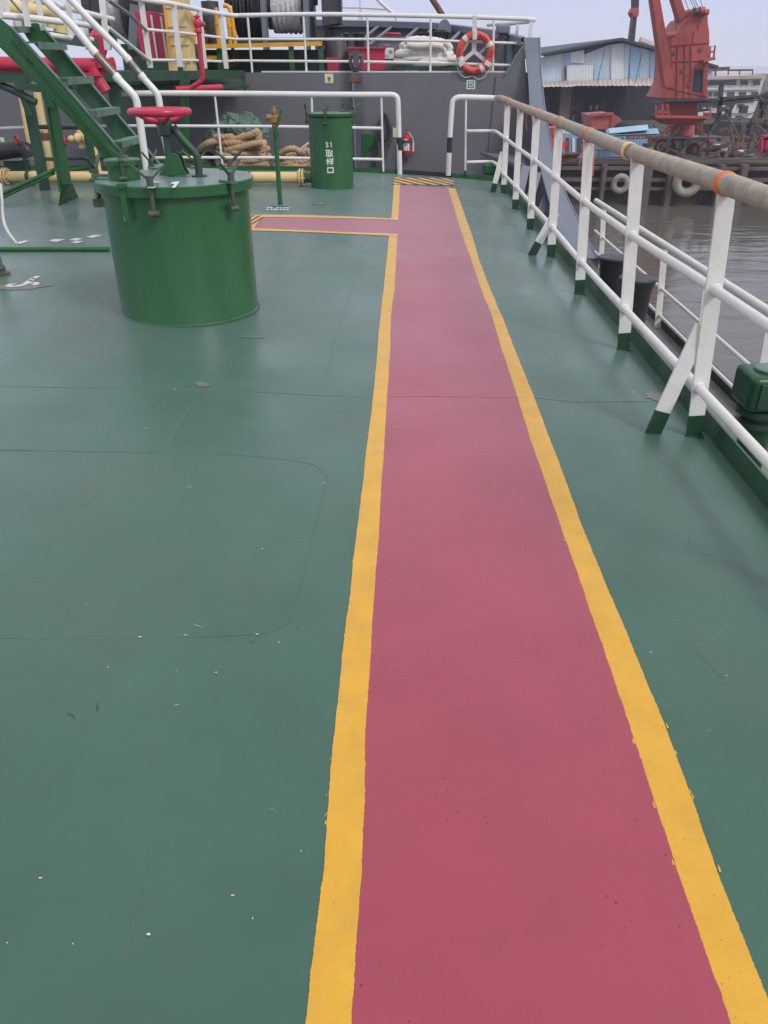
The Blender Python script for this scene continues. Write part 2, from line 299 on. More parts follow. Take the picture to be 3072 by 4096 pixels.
def strip(mb, fl, fr, y0, y1, h, step=.004, cols=1):
    n = max(2, int((y1 - y0) / step)); o = len(mb.v)
    for i in range(n + 1):
        y = y0 + (y1 - y0) * i / n; a = fl(y); b = fr(y)
        for c in range(cols + 1): x = a + (b - a) * c / cols; mb.v.append((x, y, zd(x) + h))
    for i in range(n):
        for c in range(cols): q = o + i * (cols + 1) + c; mb.f.append((q, q + 1, q + cols + 2, q + cols + 1)); mb.m.append(0)
yb = D(1570, 738).y; yA, yB = D(1560, 880).y, D(1560, 940).y   # far end; branch limits
walk = bpy.data.objects.new('walkway', None); C.objects.link(walk); tag(walk, 'red painted walkway down the deck with yellow borders', kind='structure')
mb = MB(); strip(mb, lambda y: lerp(E[1], y) + wob(y, 2), lambda y: lerp(E[2], y) + wob(y, 4), .1, yb, .0018, .004, 3)
# branch
bt = [D(1058, 869.5), D(1300, 873), D(1593, 882)]; bb = [D(1014, 915), D(1362, 929.5), D(1592, 937)]
def sidew(mb, T, B, h, n=300):
    o = len(mb.v); x0, x1 = max(T[0].x, B[0].x) , T[-1].x
    tt = sorted((p.x, p.y) for p in T); bb_ = sorted((p.x, p.y) for p in B)
    xa = min(tt[0][0], bb_[0][0]); xb = max(tt[-1][0], bb_[-1][0])
    for i in range(n + 1):
        x = xa + (xb - xa) * i / n
        yt = lerp(tt, x) + wob(x, 3, .006); yl = lerp(bb_, x) + wob(x, 8, .006)
        # slanted left end
        for y in (yl, yt): mb.v.append((x, y, zd(x) + h))
    for i in range(n): q = o + 2 * i; mb.f.append((q, q + 2, q + 3, q + 1)); mb.m.append(0)
pL = D(1014, 915)
sidew(mb, bt, bb, .0012)
ob('red_path', mb, M['red'], walk)
mb = MB(); strip(mb, lambda y: lerp(E[0], y) + wob(y, 1), lambda y: lerp(E[1], y) + wob(y, 2), .1, yB + .0, .0018); strip(mb, lambda y: lerp(E[0], y) + wob(y, 1), lambda y: lerp(E[1], y) + wob(y, 2), yA, yb, .0018)
for i in range(7):   # stray brush marks
    y = random.choice([.95, 1.15, 1.2, 1.22, 1.26, 1.3, 2.3, 3.1, 3.4]) + random.random() * .1; x = lerp(E[0], y) - .002 - random.random() * .007
    s_ = .001 + random.random() * .002; mb.add([(x - s_, y - 3 * s_, zd(x) + .0025), (x + s_, y - 2 * s_, zd(x) + .0025), (x + s_ * .7, y + 3 * s_, zd(x) + .0025), (x - s_ * .6, y + 2 * s_, zd(x) + .0025)], [(0, 1, 2, 3)])
ob('yellow_border', mb, M['yellow'], walk)
mb = MB(); strip(mb, lambda y: lerp(E[2], y) + wob(y, 4), lambda y: lerp(E[3], y) + wob(y, 5), .1, yb, .0018)
for i in range(10):
    y = random.choice([1.0, 1.05, 1.25, 1.3, 1.42, 1.5, 2.1, 2.5]) + random.random() * .12; sgn = random.choice((-1, -1, 1)); x = lerp(E[2] if sgn < 0 else E[3], y) + sgn * (.001 + random.random() * .007)
    s_ = .001 + random.random() * .002; mb.add([(x - s_, y - 4 * s_, zd(x) + .0025), (x + s_, y - 3 * s_, zd(x) + .0025), (x + s_ * .7, y + 4 * s_, zd(x) + .0025), (x - s_ * .6, y + 2 * s_, zd(x) + .0025)], [(0, 1, 2, 3)])
ob('yellow_border', mb, M['yellow'], walk)
for T, B in (([D(960, 860), D(1200, 861), D(1564, 875)], [D(960, 868), D(1058, 869.5), D(1300, 873), D(1593, 882)]), ([D(990, 914), D(1362, 929.5), D(1592, 937)], [D(990, 923), D(1362, 935.5), D(1558, 945)])):
    mb = MB(); sidew(mb, T, B, .0042); ob('yellow_border', mb, M['yellow'], walk)
# hazard stripes, far end
def hazard(c00, c10, c01, c11, n, parent, skew):
    a, b, c, d = [D(*p) for p in (c00, c10, c01, c11)]     # far-left, far-right, near-left, near-right
    def P(u, v, h): p = (a * (1 - u) + b * u) * (1 - v) + (c * (1 - u) + d * u) * v; return (p.x, p.y, zd(p.x) + h)
    mb = MB()
    for i in range(12): mb.add([P(i / 12, 1, .0065), P((i + 1) / 12, 1, .0065), P((i + 1) / 12, 0, .0065), P(i / 12, 0, .0065)], [(0, 1, 2, 3)])
    h_ = ob('hazard_panel', mb, M['yellow'], parent)
    mb = MB(); wd = .36 / n
    for i in range(-int(skew * n) - 1, n + 1):
        u0 = (i + .3) / n
        K = 8; L0 = []; R0 = []
        for k in range(K + 1):
            v = k / K; l_ = u0 + skew * v; r_ = l_ + wd
            L0.append((min(max(l_, 0), 1), v)); R0.append((min(max(r_, 0), 1), v))
        for k in range(K):
            q = [L0[k + 1], R0[k + 1], R0[k], L0[k]]
            if abs(q[0][0] - q[1][0]) + abs(q[2][0] - q[3][0]) < 1e-4: continue
            mb.add([P(u, v, .010) for u, v in q], [(0, 1, 2, 3)])
    ob('dark_stripes', mb, M['stripe'], h_)
hazard((1577, 712), (1814, 717), (1572, 739), (1817, 743), 5, walk, .50)
hazard((950, 861), (1054, 866), (950, 916), (1014, 918), 4, walk, -.55)
# ---------------------------------------------------------------- weld seams and patches on the deck
def seam(pts, r=.003, nm='weld_seam', m='deck', up=0):
    P = []
    for (x0, y0), (x1, y1) in zip(pts, pts[1:]):
        n = max(1, int(math.hypot(x1 - x0, y1 - y0) / 30))
        for i in range(n): P.append(D(x0 + (x1 - x0) * i / n, y0 + (y1 - y0) * i / n))
    P.append(D(*pts[-1])); P = [p + Vector((0, 0, .0004 + .0012 * mn.noise(p * 3))) for p in P]
    ob(nm, MB().tube([p + Vector((0, 0, up)) for p in P], .0045, 8, flat=.28), M[m], deck)
seam([(0, 1545), (350, 1552), (900, 1560), (1290, 1583), (1480, 1585)]); seam([(2135, 1590), (2290, 1608), (2600, 1606)])
seam([(1456, 950), (1420, 1130), (1356, 1300), (1302, 1520)])
seam([(1310, 780), (1270, 850)]); seam([(1190, 960), (1100, 1130)]); seam([(985, 1310), (880, 1450), (760, 1620), (650, 1810)])
seam([(0, 1800), (500, 1808), (900, 1815), (1150, 1838), (1260, 1860), (1310, 1905), (1300, 1960), (1265, 2100), (1200, 2350), (1185, 2440), (1140, 2500), (1050, 2535), (850, 2545), (400, 2556), (0, 2550)], .004)
seam([(1552, 1586), (1800, 1588), (2064, 1591)], m='red', up=.0017); seam([(1496, 1585), (1548, 1586)], m='yellow', up=.0017); seam([(2070, 1591), (2134, 1592)], m='yellow', up=.0017)
def ragged(px, py, rx, ry, n, m, h=.003, nm='paint_scar', lab=None):
    c = D(px, py); vs = []
    if nm == 'paint_chip' and px > 1500 and c.x < lerp(E[3], c.y) + .02: return
    for k in range(n): a = 2 * math.pi * k / n; q = .6 + .5 * random.random(); x = c.x + rx * q * math.cos(a); vs.append((x, c.y + ry * q * math.sin(a), zd(x) + h))
    ob(nm, MB().add(vs, [tuple(range(n))]), m, deck)
M['scar'] = mat('bare_primer_scar', (.19, .19, .17), .5, .2, 12, .2, 50, col2=(.05, .125, .092), c2amt=1, c2scale=14)
ragged(2630, 1588, .10, .09, 23, M['scar']); ragged(810, 1540, .05, .05, 11, M['scar']); ragged(1280, 815, .09, .10, 11, M['scar']); ragged(60, 1150, .3, .12, 15, M['scar'])
ragged(1020, 1350, .10, .02, 11, M['scar'])
for i in range(44):
    ragged(random.uniform(0, 1330) if i < 16 else random.uniform(2300, 3000), random.uniform(1350, 3900), .0012 + .005 * random.random() ** 3, .0012 + .0022 * random.random(), 7, M['tape'], .0035, 'paint_chip')
M['stain'] = mat('olive_paint_stain', (.085, .135, .07), .35, .2, 5, .1, 40, col2=(.08, .15, .115), c2amt=1, c2scale=4, sheen=.25)
M['mark'] = mat('dark_scuff', (.035, .06, .05), .5, .2, 9, 0)
random.seed(4)
for i in range(12):
    x = random.uniform(20, 1250) if i < 17 else random.uniform(2200, 2950); c = D(x, random.uniform(1150, 3000)); a = random.uniform(0, 3.1); l = random.uniform(.008, .026); w2 = random.uniform(.0008, .0018)
    dx, dy = math.cos(a) * l, math.sin(a) * l; nx, ny = -math.sin(a) * w2, math.cos(a) * w2; bx, by = nx * random.uniform(-6, 6), ny * random.uniform(-6, 6)
    ob('scuff_mark', MB().add([(c.x - dx, c.y - dy, zd(c.x) + .003), (c.x + bx + nx, c.y + by + ny, zd(c.x) + .003), (c.x + dx, c.y + dy, zd(c.x) + .003), (c.x + bx - nx, c.y + by - ny, zd(c.x) + .003)], [(0, 1, 2, 3)]), M['mark' if i % 3 else 'tape'], deck)
for i in range(9):
    x = random.uniform(150, 1150) if i < 6 else random.uniform(2350, 2950); c = D(x, random.uniform(1900, 3700)); a = random.uniform(1.2, 1.9); l = random.uniform(.05, .14)
    P_ = [Vector((c.x + math.cos(a) * l * t + .004 * mn.noise(Vector((t * 2, i, 0))), c.y + math.sin(a) * l * t, 0)) for t in (-1, -.5, 0, .5, 1)]
    for p in P_: p.z = zd(p.x) + .0008
    ob('hairline_scratch', MB().tube(P_, .0005, 5), M['scar'], deck)
for x, y in ((560, 2550), (742, 2543), (1030, 2540), (1020, 1350), (700, 1560), (2330, 1606), (2480, 1603), (2590, 1604), (1295, 1935)): ragged(x, y, .007, .003, 7, M['tape'], .0035, 'paint_chip')
# pale patches left
for q in ([(65, 972), (100, 963), (118, 965), (80, 978)], [(195, 965), (215, 957), (261, 959), (225, 970)], [(274, 962), (300, 954), (332, 956), (305, 964)], [(282, 972), (305, 965), (335, 966), (310, 975)], [(343, 949), (380, 941), (410, 943), (370, 953)]):
    ob('white_patch', MB().add([D(*p) + Vector((0, 0, .004)) for p in q], [(0, 1, 2, 3)]), M['tape'], deck)
mb = MB(); mb.tube([D(x, 1006) + Vector((0, 0, .02)) for x in range(-400, 470, 40)], .022, 10); tag(ob('deck_ridge_bar', mb, M['green']), 'round green bar lying across the deck behind the big hatch', 'bar')
# ================================================================ BIG TANK HATCH
def dog(parent, ang, rad, ztop, o, sc=1.0, tilt=0., name='dog'):
    """wing-nut clamp on a hatch rim: eye lug, swing bolt, wing nut"""
    c, s = math.cos(ang), math.sin(ang); dr = Vector((c, s, 0)); tg = Vector((-s, c, 0)); o = Vector(o)
    mb = MB(); b0 = o + dr * (rad + .018 * sc); up = Vector((0, 0, 1))
    mb.tube([b0 + up * (ztop - .13 * sc), b0 + up * (ztop + .06 * sc)], .011 * sc, 10)                     # bolt
    mb.tube([b0 - tg * .03 * sc + up * (ztop - .135 * sc), b0 + tg * .03 * sc + up * (ztop - .135 * sc)], .017 * sc, 10)  # eye pin
    mb.box(o + dr * (rad - .005 * sc) + up * (ztop - .135 * sc), (.045 * sc, .034 * sc, .03 * sc), Matrix.Rotation(ang, 3, 'Z'))
    p = ob(name, mb, M['galv'], parent)
    mb = MB(); mb.box(o + dr * (rad - .01 * sc) + up * (ztop + .006), (.10 * sc, .045 * sc, .016 * sc), Matrix.Rotation(ang, 3, 'Z')); ob('lid_lug', mb, M['tread'], p, bevel=.002)
    mb = MB(); w0 = b0 + up * (ztop + .035 * sc); rt = Matrix.Rotation(tilt, 3, 'Z')
    for q in (-1, 1): mb.bar(w0, w0 + (rt @ tg) * q * .085 * sc + up * .075 * sc, .02 * sc, .009 * sc, dr)
    mb.lathe([(0, -.02 * sc), (.02 * sc, -.02 * sc), (.018 * sc, .025 * sc), (0, .025 * sc)], w0, n=12); ob('wing_nut', mb, M['galv'], p)
    return p
HB = D(764, 1250); hx, hy = HB.x - .030, D(736, 1308).y + .47
Rb = .472; HT = .86
hz = zd(hx)
hatch = thing('tank_hatch', 'large round green tank hatch with a red handwheel and 1 painted on its lid', 'hatch', (hx, hy, hz))
o = Vector((hx, hy, hz))
mb = MB().lathe([(Rb + .004, -.05), (Rb + .003, .004), (Rb, .010), (Rb, HT - .075), (Rb + .0, HT - .07)], o, n=96); ob('coaming', mb, M['green'], hatch)
LT = HT
mb = MB().lathe([(Rb + .001, .012), (Rb + .006, .008), (Rb + .011, .002)], o, n=96); ob('base_weld', mb, M['green'], hatch)
mb = MB().lathe([(Rb, LT - .068), (Rb + .031, LT - .066), (Rb + .035, LT - .062), (Rb + .035, LT - .006), (Rb + .030, LT)], o, n=96)
lid = ob('lid', mb, M['green'], hatch)
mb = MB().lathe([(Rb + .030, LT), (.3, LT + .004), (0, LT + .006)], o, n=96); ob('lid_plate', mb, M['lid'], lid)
for i, a in enumerate((-91, -35, 58, 88, 122, 178)):
    dog(hatch, R(a), Rb + .035, LT, o, 1.0 + .12 * random.random(), R(random.uniform(-50, 50)) if i > 1 else R(8))
def lidmark(nm, P_, m):
    p = [QZ(350 + x / 2.212, 650 + y / 2.212, hz + LT + .0075) for x, y in P_]; mb = MB(); mb.add(p, [tuple(range(len(p)))[::-1]]); ob(nm, mb, m, lid)
lidmark('lid_number', [(736, 190), (746, 176), (778, 168), (816, 168), (776, 222), (744, 222), (770, 190)], M['wink'])
lidmark('lid_letter', [(532, 196), (546, 176), (590, 166), (640, 172), (634, 180), (592, 176), (560, 184), (596, 200), (610, 212), (590, 226), (530, 226), (536, 216), (580, 214), (572, 204)], M['tape'])
# small sounding port standing on the lid
pst = o + Vector((math.cos(R(-113)), math.sin(R(-113)), 0)) * (Rb + .040)
ob('lid_strap', MB().box(pst + Vector((0, 0, HT - .10)), (.035, .012, .2)).box(pst + Vector((0, 0, HT + .004)), (.05, .05, .02)), M['green'], hatch)
sp_ = QZ(500, 716, hz + LT + .006)
mb = MB().lathe([(.098, -.03), (.098, .085), (.112, .087), (.112, .112), (.105, .118), (0, .122)], sp_, n=40); pt = ob('sounding_port', mb, M['green'], hatch)
dog(pt, R(-75), .11, .118, sp_, .75, name='port_dog'); dog(pt, R(100), .11, .118, sp_, .7, name='port_dog')
mb = MB().box(QZ(385, 718, hz + LT) + Vector((.07, 0, -.005)), (.22, .05, .02)); ob('hinge_arm', mb, M['green'], hatch)
mb = MB().tube([QZ(372, 700, hz + LT), QZ(377, 712, hz + LT) + Vector((0, 0, -.13))], .014, 10); mb.box(QZ(388, 712, hz + LT) + Vector((.015, 0, -.15)), (.12, .05, .05)); ob('hinge_pin', mb, M['galv'], hatch)
# spindle with handwheel behind
wy = hy - .02
def W(px, py): return Q(px, py, wy)
c0 = W(682, 690); c0.z = hz + LT + .004
whc = W(666, 447)
mb = MB().tube([c0, (c0.x, wy, W(682, 540).z)], .021, 14); mb.lathe([(.03, 0), (.047, .01), (.047, .085), (.04, .1), (.024, .1)], (c0.x, wy, W(682, 545).z), n=20)
stm = ob('spindle', mb, M['dgreen'], hatch)
zt = whc.z; wr = .178
mb = MB().torus((c0.x - .02, wy, zt), wr, .021, n=64, m=14)
for k in range(5):
    a = 2 * math.pi * k / 5 + .3
    mb.tube([(c0.x - .02 + wr * math.cos(a), wy + wr * math.sin(a), zt - .005), (c0.x - .02 + .09 * math.cos(a), wy + .09 * math.sin(a), zt - .045), (c0.x - .02, wy, zt - .06)], [.012, .014, .018], 10)
mb.lathe([(.0, -.02), (.034, -.02), (.034, -.075), (.022, -.09), (.022, -.14)][::-1], (c0.x - .02, wy, zt), n=20)
mb.tube([(c0.x - .02, wy, zt - .1), (c0.x - .01, wy, W(682, 500).z)], .018, 12)
ob('handwheel', mb, M['pink'], hatch)
for dy in (-.03, .05):   # pair of arched bracket plates
    pl = [W(640, 700)]
    for px, py in ((655, 668), (662, 640), (672, 619), (694, 609), (714, 618), (726, 640), (735, 672), (752, 700)): pl.append(W(px, py))
    ob('bracket_plate', MB().prism([p + Vector((0, dy, 0)) for p in pl], (0, .012, 0)), M['green'], hatch)
pp = [W(692, 505), W(712, 535), W(745, 575), W(778, 608), W(790, 630), W(794, 660), W(797, 705)]
mb = MB().tube(pp, .024, 14); mb.lathe([(.05, 0), (.05, .012), (.028, .014)], (pp[-1].x, wy, hz + LT + .002), n=20); ob('vent_pipe', mb, M['dgreen'], hatch)
# ================================================================ SAMPLING DRUM S1
sx = D(1329, 748); sX, sY = sx.x, sx.y + .02; sz = zd(sX); o = Vector((sX, sY, sz)); r1 = .298; H1 = .945
drum = thing('sampling_drum', 'tall green sampling drum lettered S1 beside the red walkway', 'drum', (sX, sY, sz))
ob('drum_body', MB().lathe([(r1 + .006, -.03), (r1, .008), (r1, H1 - .06), (r1 + .004, H1 - .058)], o, n=72), M['green'], drum)
l1 = ob('lid', MB().lathe([(r1, H1 - .05), (r1 + .016, H1 - .048), (r1 + .018, H1 - .045), (r1 + .018, H1 - .012), (r1 + .012, H1 - .008), (0, H1)], o, n=72), M['green'], drum)
for a in (-97, 5, 62, 100, 175): dog(drum, R(a), r1 + .018, H1, o, .92, R(random.uniform(-60, 60)))
Tm = Matrix.Translation(o)
GL = {
 'S': [[(.85, .82), (.6, 1), (.3, .98), (.12, .8), (.2, .6), (.75, .42), (.88, .2), (.65, .02), (.3, 0), (.1, .18)]],
 '1': [[(.3, .78), (.55, 1), (.55, 0)]],
 '取': [[(0, .95), (.54, .95)], [(.1, .95), (.1, .14)], [(.44, .95), (.44, 0)], [(.1, .69), (.44, .69)], [(.1, .43), (.44, .43)], [(0, .1), (.56, .2)], [(.58, .84), (.94, .84), (.84, .4), (.56, .04)], [(.62, .66), (.78, .3), (1, .04)]],
 '样': [[(0, .72), (.42, .72)], [(.21, 1), (.21, 0)], [(.2, .66), (.02, .32)], [(.24, .62), (.42, .42)], [(.54, 1), (.62, .82)], [(.92, 1), (.82, .82)], [(.48, .76), (1, .76)], [(.52, .53), (.96, .53)], [(.44, .29), (1, .29)], [(.74, .76), (.74, 0)]],
 '口': [[(.06, .95), (.94, .95), (.94, .04)], [(.06, .95), (.06, .04)], [(.06, .12), (.94, .12)]]}
def glyph(mb, ch, cx_, z0_, w_, h_, th, r):
    def P(u, v): a = (cx_ + (u - .5) * w_) / r; rr_ = r + .004; return (o.x + rr_ * math.sin(a), o.y - rr_ * math.cos(a), z0_ + v * h_)
    for k, st_ in enumerate(GL[ch]):
        for (x0, y0), (x1, y1) in zip(st_, st_[1:]):
            dx, dy = (x1 - x0) * w_, (y1 - y0) * h_; l = math.hypot(dx, dy); ux, uy = dx / l, dy / l; nx, ny = -uy * th / 2 / w_, ux * th / 2 / h_; ex, ey = ux * th * .3 / w_, uy * th * .3 / h_
            n = 4; a_ = (x0 - ex, y0 - ey); b2 = (x1 + ex, y1 + ey); vs = []
            for q in range(n + 1): t = q / n; x = a_[0] + (b2[0] - a_[0]) * t; y = a_[1] + (b2[1] - a_[1]) * t; vs += [P(x + nx, y + ny), P(x - nx, y - ny)]
            mb.add([(v[0], v[1] - .0001 * k, v[2]) for v in vs], [(2 * q, 2 * q + 1, 2 * q + 3, 2 * q + 2) for q in range(n)])
mb = MB()
for ch_, cx_, y_, w_, hpx, th in (('S', -.028, 579, .034, 19, .011), ('1', .024, 579, .034, 19, .012), ('取', -.002, 613.5, .094, 30, .0115), ('样', .002, 647, .094, 30, .0115), ('口', .006, 681, .084, 24, .015)):
    zc = Q(1320, y_, sY - r1).z; h_ = hpx / 342.; glyph(mb, ch_, cx_, zc - h_ / 2, w_, h_, th, r1)
ob('lettering', mb, M['wink'], drum)
# ================================================================ CREAM PIPE ALONG THE DECK
py_ = sY + .0; pz = Q(1180, 710, sY).z
pipe = thing('deck_pipe', 'cream pipe lying across the deck and ending at the lettered drum', 'pipe', (-4, py_, pz))
xL = Q(-700, 706, py_).x; xR = Q(1222, 710, py_).x
ob('pipe_run', MB().tube([(xL, py_, pz), (xR - .02, py_, pz)], .074, 24), M['cream'], pipe)
for x, nm in ((Q(1206, 710, py_).x, 'flange'), (Q(24, 707, py_).x, 'flange')):
    mb = MB()
    for d_ in (-.028, .012): mb.lathe([(.075, 0), (.118, 0), (.118, .018), (.075, .018)], (x + d_, py_, pz), (1, 0, 0), 28)
    for k in range(6): a = k * math.pi / 3; mb.tube([(x - .05, py_ + .098 * math.cos(a), pz + .098 * math.sin(a)), (x + .055, py_ + .098 * math.cos(a), pz + .098 * math.sin(a))], .009, 6)
    ob(nm, mb, M['cream'], pipe)
ob('stub', MB().tube([(xR - .03, py_, pz), (sX - r1 + .02, py_, pz)], .068, 20), M['green'], pipe)
def saddle(px, w=.1):
    x = Q(px, 720, py_).x; pl = []
    for k in range(13): a = math.pi * k / 12; pl.append((x, py_ + .14 * math.cos(a) - .02, pz + .10 * math.sin(a)))
    pl += [(x, py_ - .17, zd(x)), (x, py_ + .13, zd(x))]
    return MB().prism(pl, (.016, 0, 0))
for px in (120, 560, 1000): ob('saddle', saddle(px), M['dgreen'], pipe)
# ================================================================ VALVE POLE
vb = D(1122, 824); Yv = vb.y
vp = thing('valve_standpipe', 'thin green standpipe topped by a brass valve beside the round hatch', 'standpipe', vb)
top = Q(1100, 520, Yv)
ob('pole', MB().tube([vb, top], .028, 16), M['green'], vp)
ob('base_plate', MB().lathe([(.10, -.01), (.10, .012), (.03, .014)], vb, n=28), M['lid'], vp)
up = (top - vb).normalized()
mb = MB().lathe([(.02, -.02), (.034, 0), (.034, .03), (.028, .035), (.05, .055), (.05, .115), (.03, .13), (.036, .15), (.036, .185), (.018, .19), (.018, .215), (0, .22)], Q(1100, 510, Yv), up, 14)
v_ = Q(1096, 470, Yv); mb.tube([v_ - Vector((.085, 0, 0)), v_ + Vector((.085, 0, 0))], .032, 12); mb.tube([Q(1096, 440, Yv), Q(1085, 435, Yv)], .008, 8); ob('brass_valve', mb, M['brass'], vp)
ob('lever', MB().bar(Q(1125, 438, Yv - .05), Q(1110, 505, Yv - .05), .026, .010, (1, 0, 0)).bar(Q(1095, 508, Yv - .04), Q(1112, 545, Yv - .04), .045, .012, (1, 0, 0)), M['green'], vp)
# worn stencil beside it
mb = MB()
for r_ in range(2):
    for k in range(7):
        if r_ == 0 and k == 2: continue
        a = D(1072 + k * 13 + random.uniform(-2, 2), 832 + r_ * 7); w_ = .028; h_ = .07
        mb.add([(a.x - w_ / 2, a.y - h_ / 2, zd(a.x) + .004), (a.x + w_ / 2, a.y - h_ / 2 + .01, zd(a.x) + .004), (a.x + w_ * .4, a.y + h_ / 2, zd(a.x) + .004), (a.x - w_ / 2, a.y + h_ * .4, zd(a.x) + .004)], [(0, 1, 2, 3)])
ob('worn_stencil', mb, M['wink'], deck)
# ================================================================ RIGHT GUARD RAIL with rope-wrapped handrail
PB = [(2775, 1747), (2493, 1401), (2317, 1177), (2203, 1028), (2120, 917), (2060, 836), (2014, 773)]
PT = [(2905, 775), (2550, 632), (2355, 566), (2236, 508), (2146, 472), (2082, 440), (2030, 418)]
MR = [(2858, 1159), (2527, 942), (2338, 806), (2222, 709), (2140, 642), (2072, 593), (2024, 555)]
BR = [(2792, 1548), (2498, 1235), (2325, 1048), (2210, 910), (2129, 821), (2066, 749), (2017, 699)]
TR = [(2905, 735), (2552, 616), (2358, 539), (2240, 489), (2152, 454), (2090, 430), (2032, 405)]
rail = thing('side_guard_rail', 'white side railing whose handrail is wrapped in grey rope, beside the water', 'railing', D(2493, 1401))
B3 = [D(*p) for p in PB]; YY = [p.y for p in B3]
T3 = [Q(p[0], p[1], y) for p, y in zip(PT, YY)]; M3 = [Q(p[0], p[1], y) for p, y in zip(MR, YY)]; L3 = [Q(p[0], p[1], y) for p, y in zip(BR, YY)]; H3 = [Q(p[0], p[1], y) for p, y in zip(TR, YY)]
def ext(P, y):   # carry the line on toward the viewer, past the frame
    d = P[0] - P[2]; return P[0] + d * ((y - P[0].y) / d.y)
PW = .078
for i, (a, b) in enumerate(zip(B3, T3)):
    d = (b - a); s = .118 / d.z
    p = ob('post', MB().bar(a + d * s, b + Vector((0, 0, .02)), PW, .014, (1, 0, 0)), M['white'], rail, bevel=.0015)
    ob('post_foot', MB().bar(a - Vector((0, 0, .01)), a + d * s, PW + .001, .0145, (1, 0, 0)), M['foot'], p)
a = ext(B3, YY[0] - 1.45); b = ext(T3, YY[0] - 1.45); d = b - a
p = ob('post', MB().bar(a + d * .1, b, PW, .014), M['white'], rail); ob('post_foot', MB().bar(a, a + d * .1, PW + .001, .0145), M['foot'], p)
for (fx, fy), (tx, ty), k in (((2619, 1747), (2812, 1300), 0), ((2131, 1029), (2222, 850), 3), ((1972, 771), (2012, 608), 6)):
    a = D(fx, fy); b = Q(tx, ty, YY[k] + .013); a.y = YY[k] - .004; a.z = zd(a.x); d = b - a; s = .118 / d.z
    p = ob('brace', MB().bar(a + d * s, b, PW, .013, (1, 0, 0)), M['white'], rail, bevel=.0015); ob('post_foot', MB().bar(a - Vector((0, 0, .01)), a + d * s, PW + .001, .0135), M['foot'], p)
ybk = YY[0] - 1.9
def smooth_path(P, n=6):
    out = []
    for i in range(len(P) - 1):
        p0 = P[max(i - 1, 0)]; p1 = P[i]; p2 = P[i + 1]; p3 = P[min(i + 2, len(P) - 1)]
        for k in range(n):
            t = k / n; out.append(.5 * ((2 * p1) + (p2 - p0) * t + (2 * p0 - 5 * p1 + 4 * p2 - p3) * t * t + (3 * p1 - p0 - 3 * p2 + p3) * t ** 3))
    return out + [P[-1]]
YR = 13.6
ob('mid_rail', MB().tube(smooth_path([ext(M3, ybk)] + M3 + [Q(2000, 537, 12.8), Q(1982, 526, 13.3), Q(1960, 524, YR), Q(1867, 524, YR)]), .0235, 14), M['white'], rail)
ob('bottom_rail', MB().tube(smooth_path([ext(L3, ybk)] + L3 + [Q(1995, 668, 12.8), Q(1975, 650, 13.4), Q(1950, 647, YR), Q(1867, 649, YR)]), .0235, 14), M['white'], rail)
fl = lambda P: P
end = [Q(2003, 394, 12.9), Q(1988, 394, 13.5)]
tp = [ext(H3, ybk)] + H3 + end
ob('top_rail', MB().tube(smooth_path(end + [Q(1960, 392, YR), Q(1900, 390, YR), Q(1848, 389, YR), Q(1826, 392, YR), Q(1812, 404, YR), Q(1808, 424, YR), Q(1804, 480, YR), Q(1799, 560, YR)]), .040, 18), M['white'], rail)
ob('rail_end_post', MB().tube([Q(1799, 560, YR), Q(1793, 702, YR)], .040, 18), M['white'], rail)
ob('black_band', MB().tube([Q(1799.5, 549, YR), Q(1797, 610, YR)], .0415, 18), M['black'], rail)
ob('thin_post', MB().tube([Q(1864, 392, YR), Q(1861, 682, YR)], .016, 10), M['white'], rail); ob('thin_post_foot', MB().tube([Q(1861, 682, YR), Q(1861, 704, YR)], .0165, 10), M['foot'], rail)
for k in range(len(M3)):
    for P_ in (M3, L3):
        c = P_[k]; d = (P_[max(k - 1, 0)] - P_[min(k + 1, 6)]).normalized()
        mb = MB(); mb.lathe([(.0235, -.002), (.031, 0), (.030, .006), (.0245, .013)], c + d * .008, d, 16); mb.lathe([(.0235, -.002), (.031, 0), (.030, .006), (.0245, .013)], c - d * .008, -d, 16); ob('weld_bead', mb, M['white'], rail)
    T_ = H3[k]; mb = MB(); mb.box(B3[k] + Vector((0, 0, .003)), (PW + .016, .028, .010)); ob('foot_weld', mb, M['foot'], rail, bevel=.003)
# rope sleeve: one tight helix drawn as a ridged sleeve, turn after turn
path = smooth_path(tp, 8); fine = []
tot = sum((path[i + 1] - path[i]).length for i in range(len(path) - 1)); step = .0042; L_ = 0
for i in range(len(path) - 1):
    a, b = path[i], path[i + 1]; l = (b - a).length; n = max(1, int(l / step))
    for k in range(n): fine.append(a.lerp(b, k / n))
pitch = .052; s_ = 0; rr = []; pts = []
for i, p in enumerate(fine):
    if i: s_ += (p - fine[i - 1]).length
    ph = (s_ / pitch + .35 * mn.noise(Vector((s_ * 2, 0, 0)))) % 1; lump = .0022 * mn.noise(Vector((s_ * 3, 4, 0))) + .0015 * mn.noise(Vector((s_ * 25, 9, 0)))
    rr.append(.0375 + .0070 * (1 - abs(2 * ph - 1) ** 5) + lump); pts.append(p)
mb = MB(); mb.tube(pts, rr, 20)
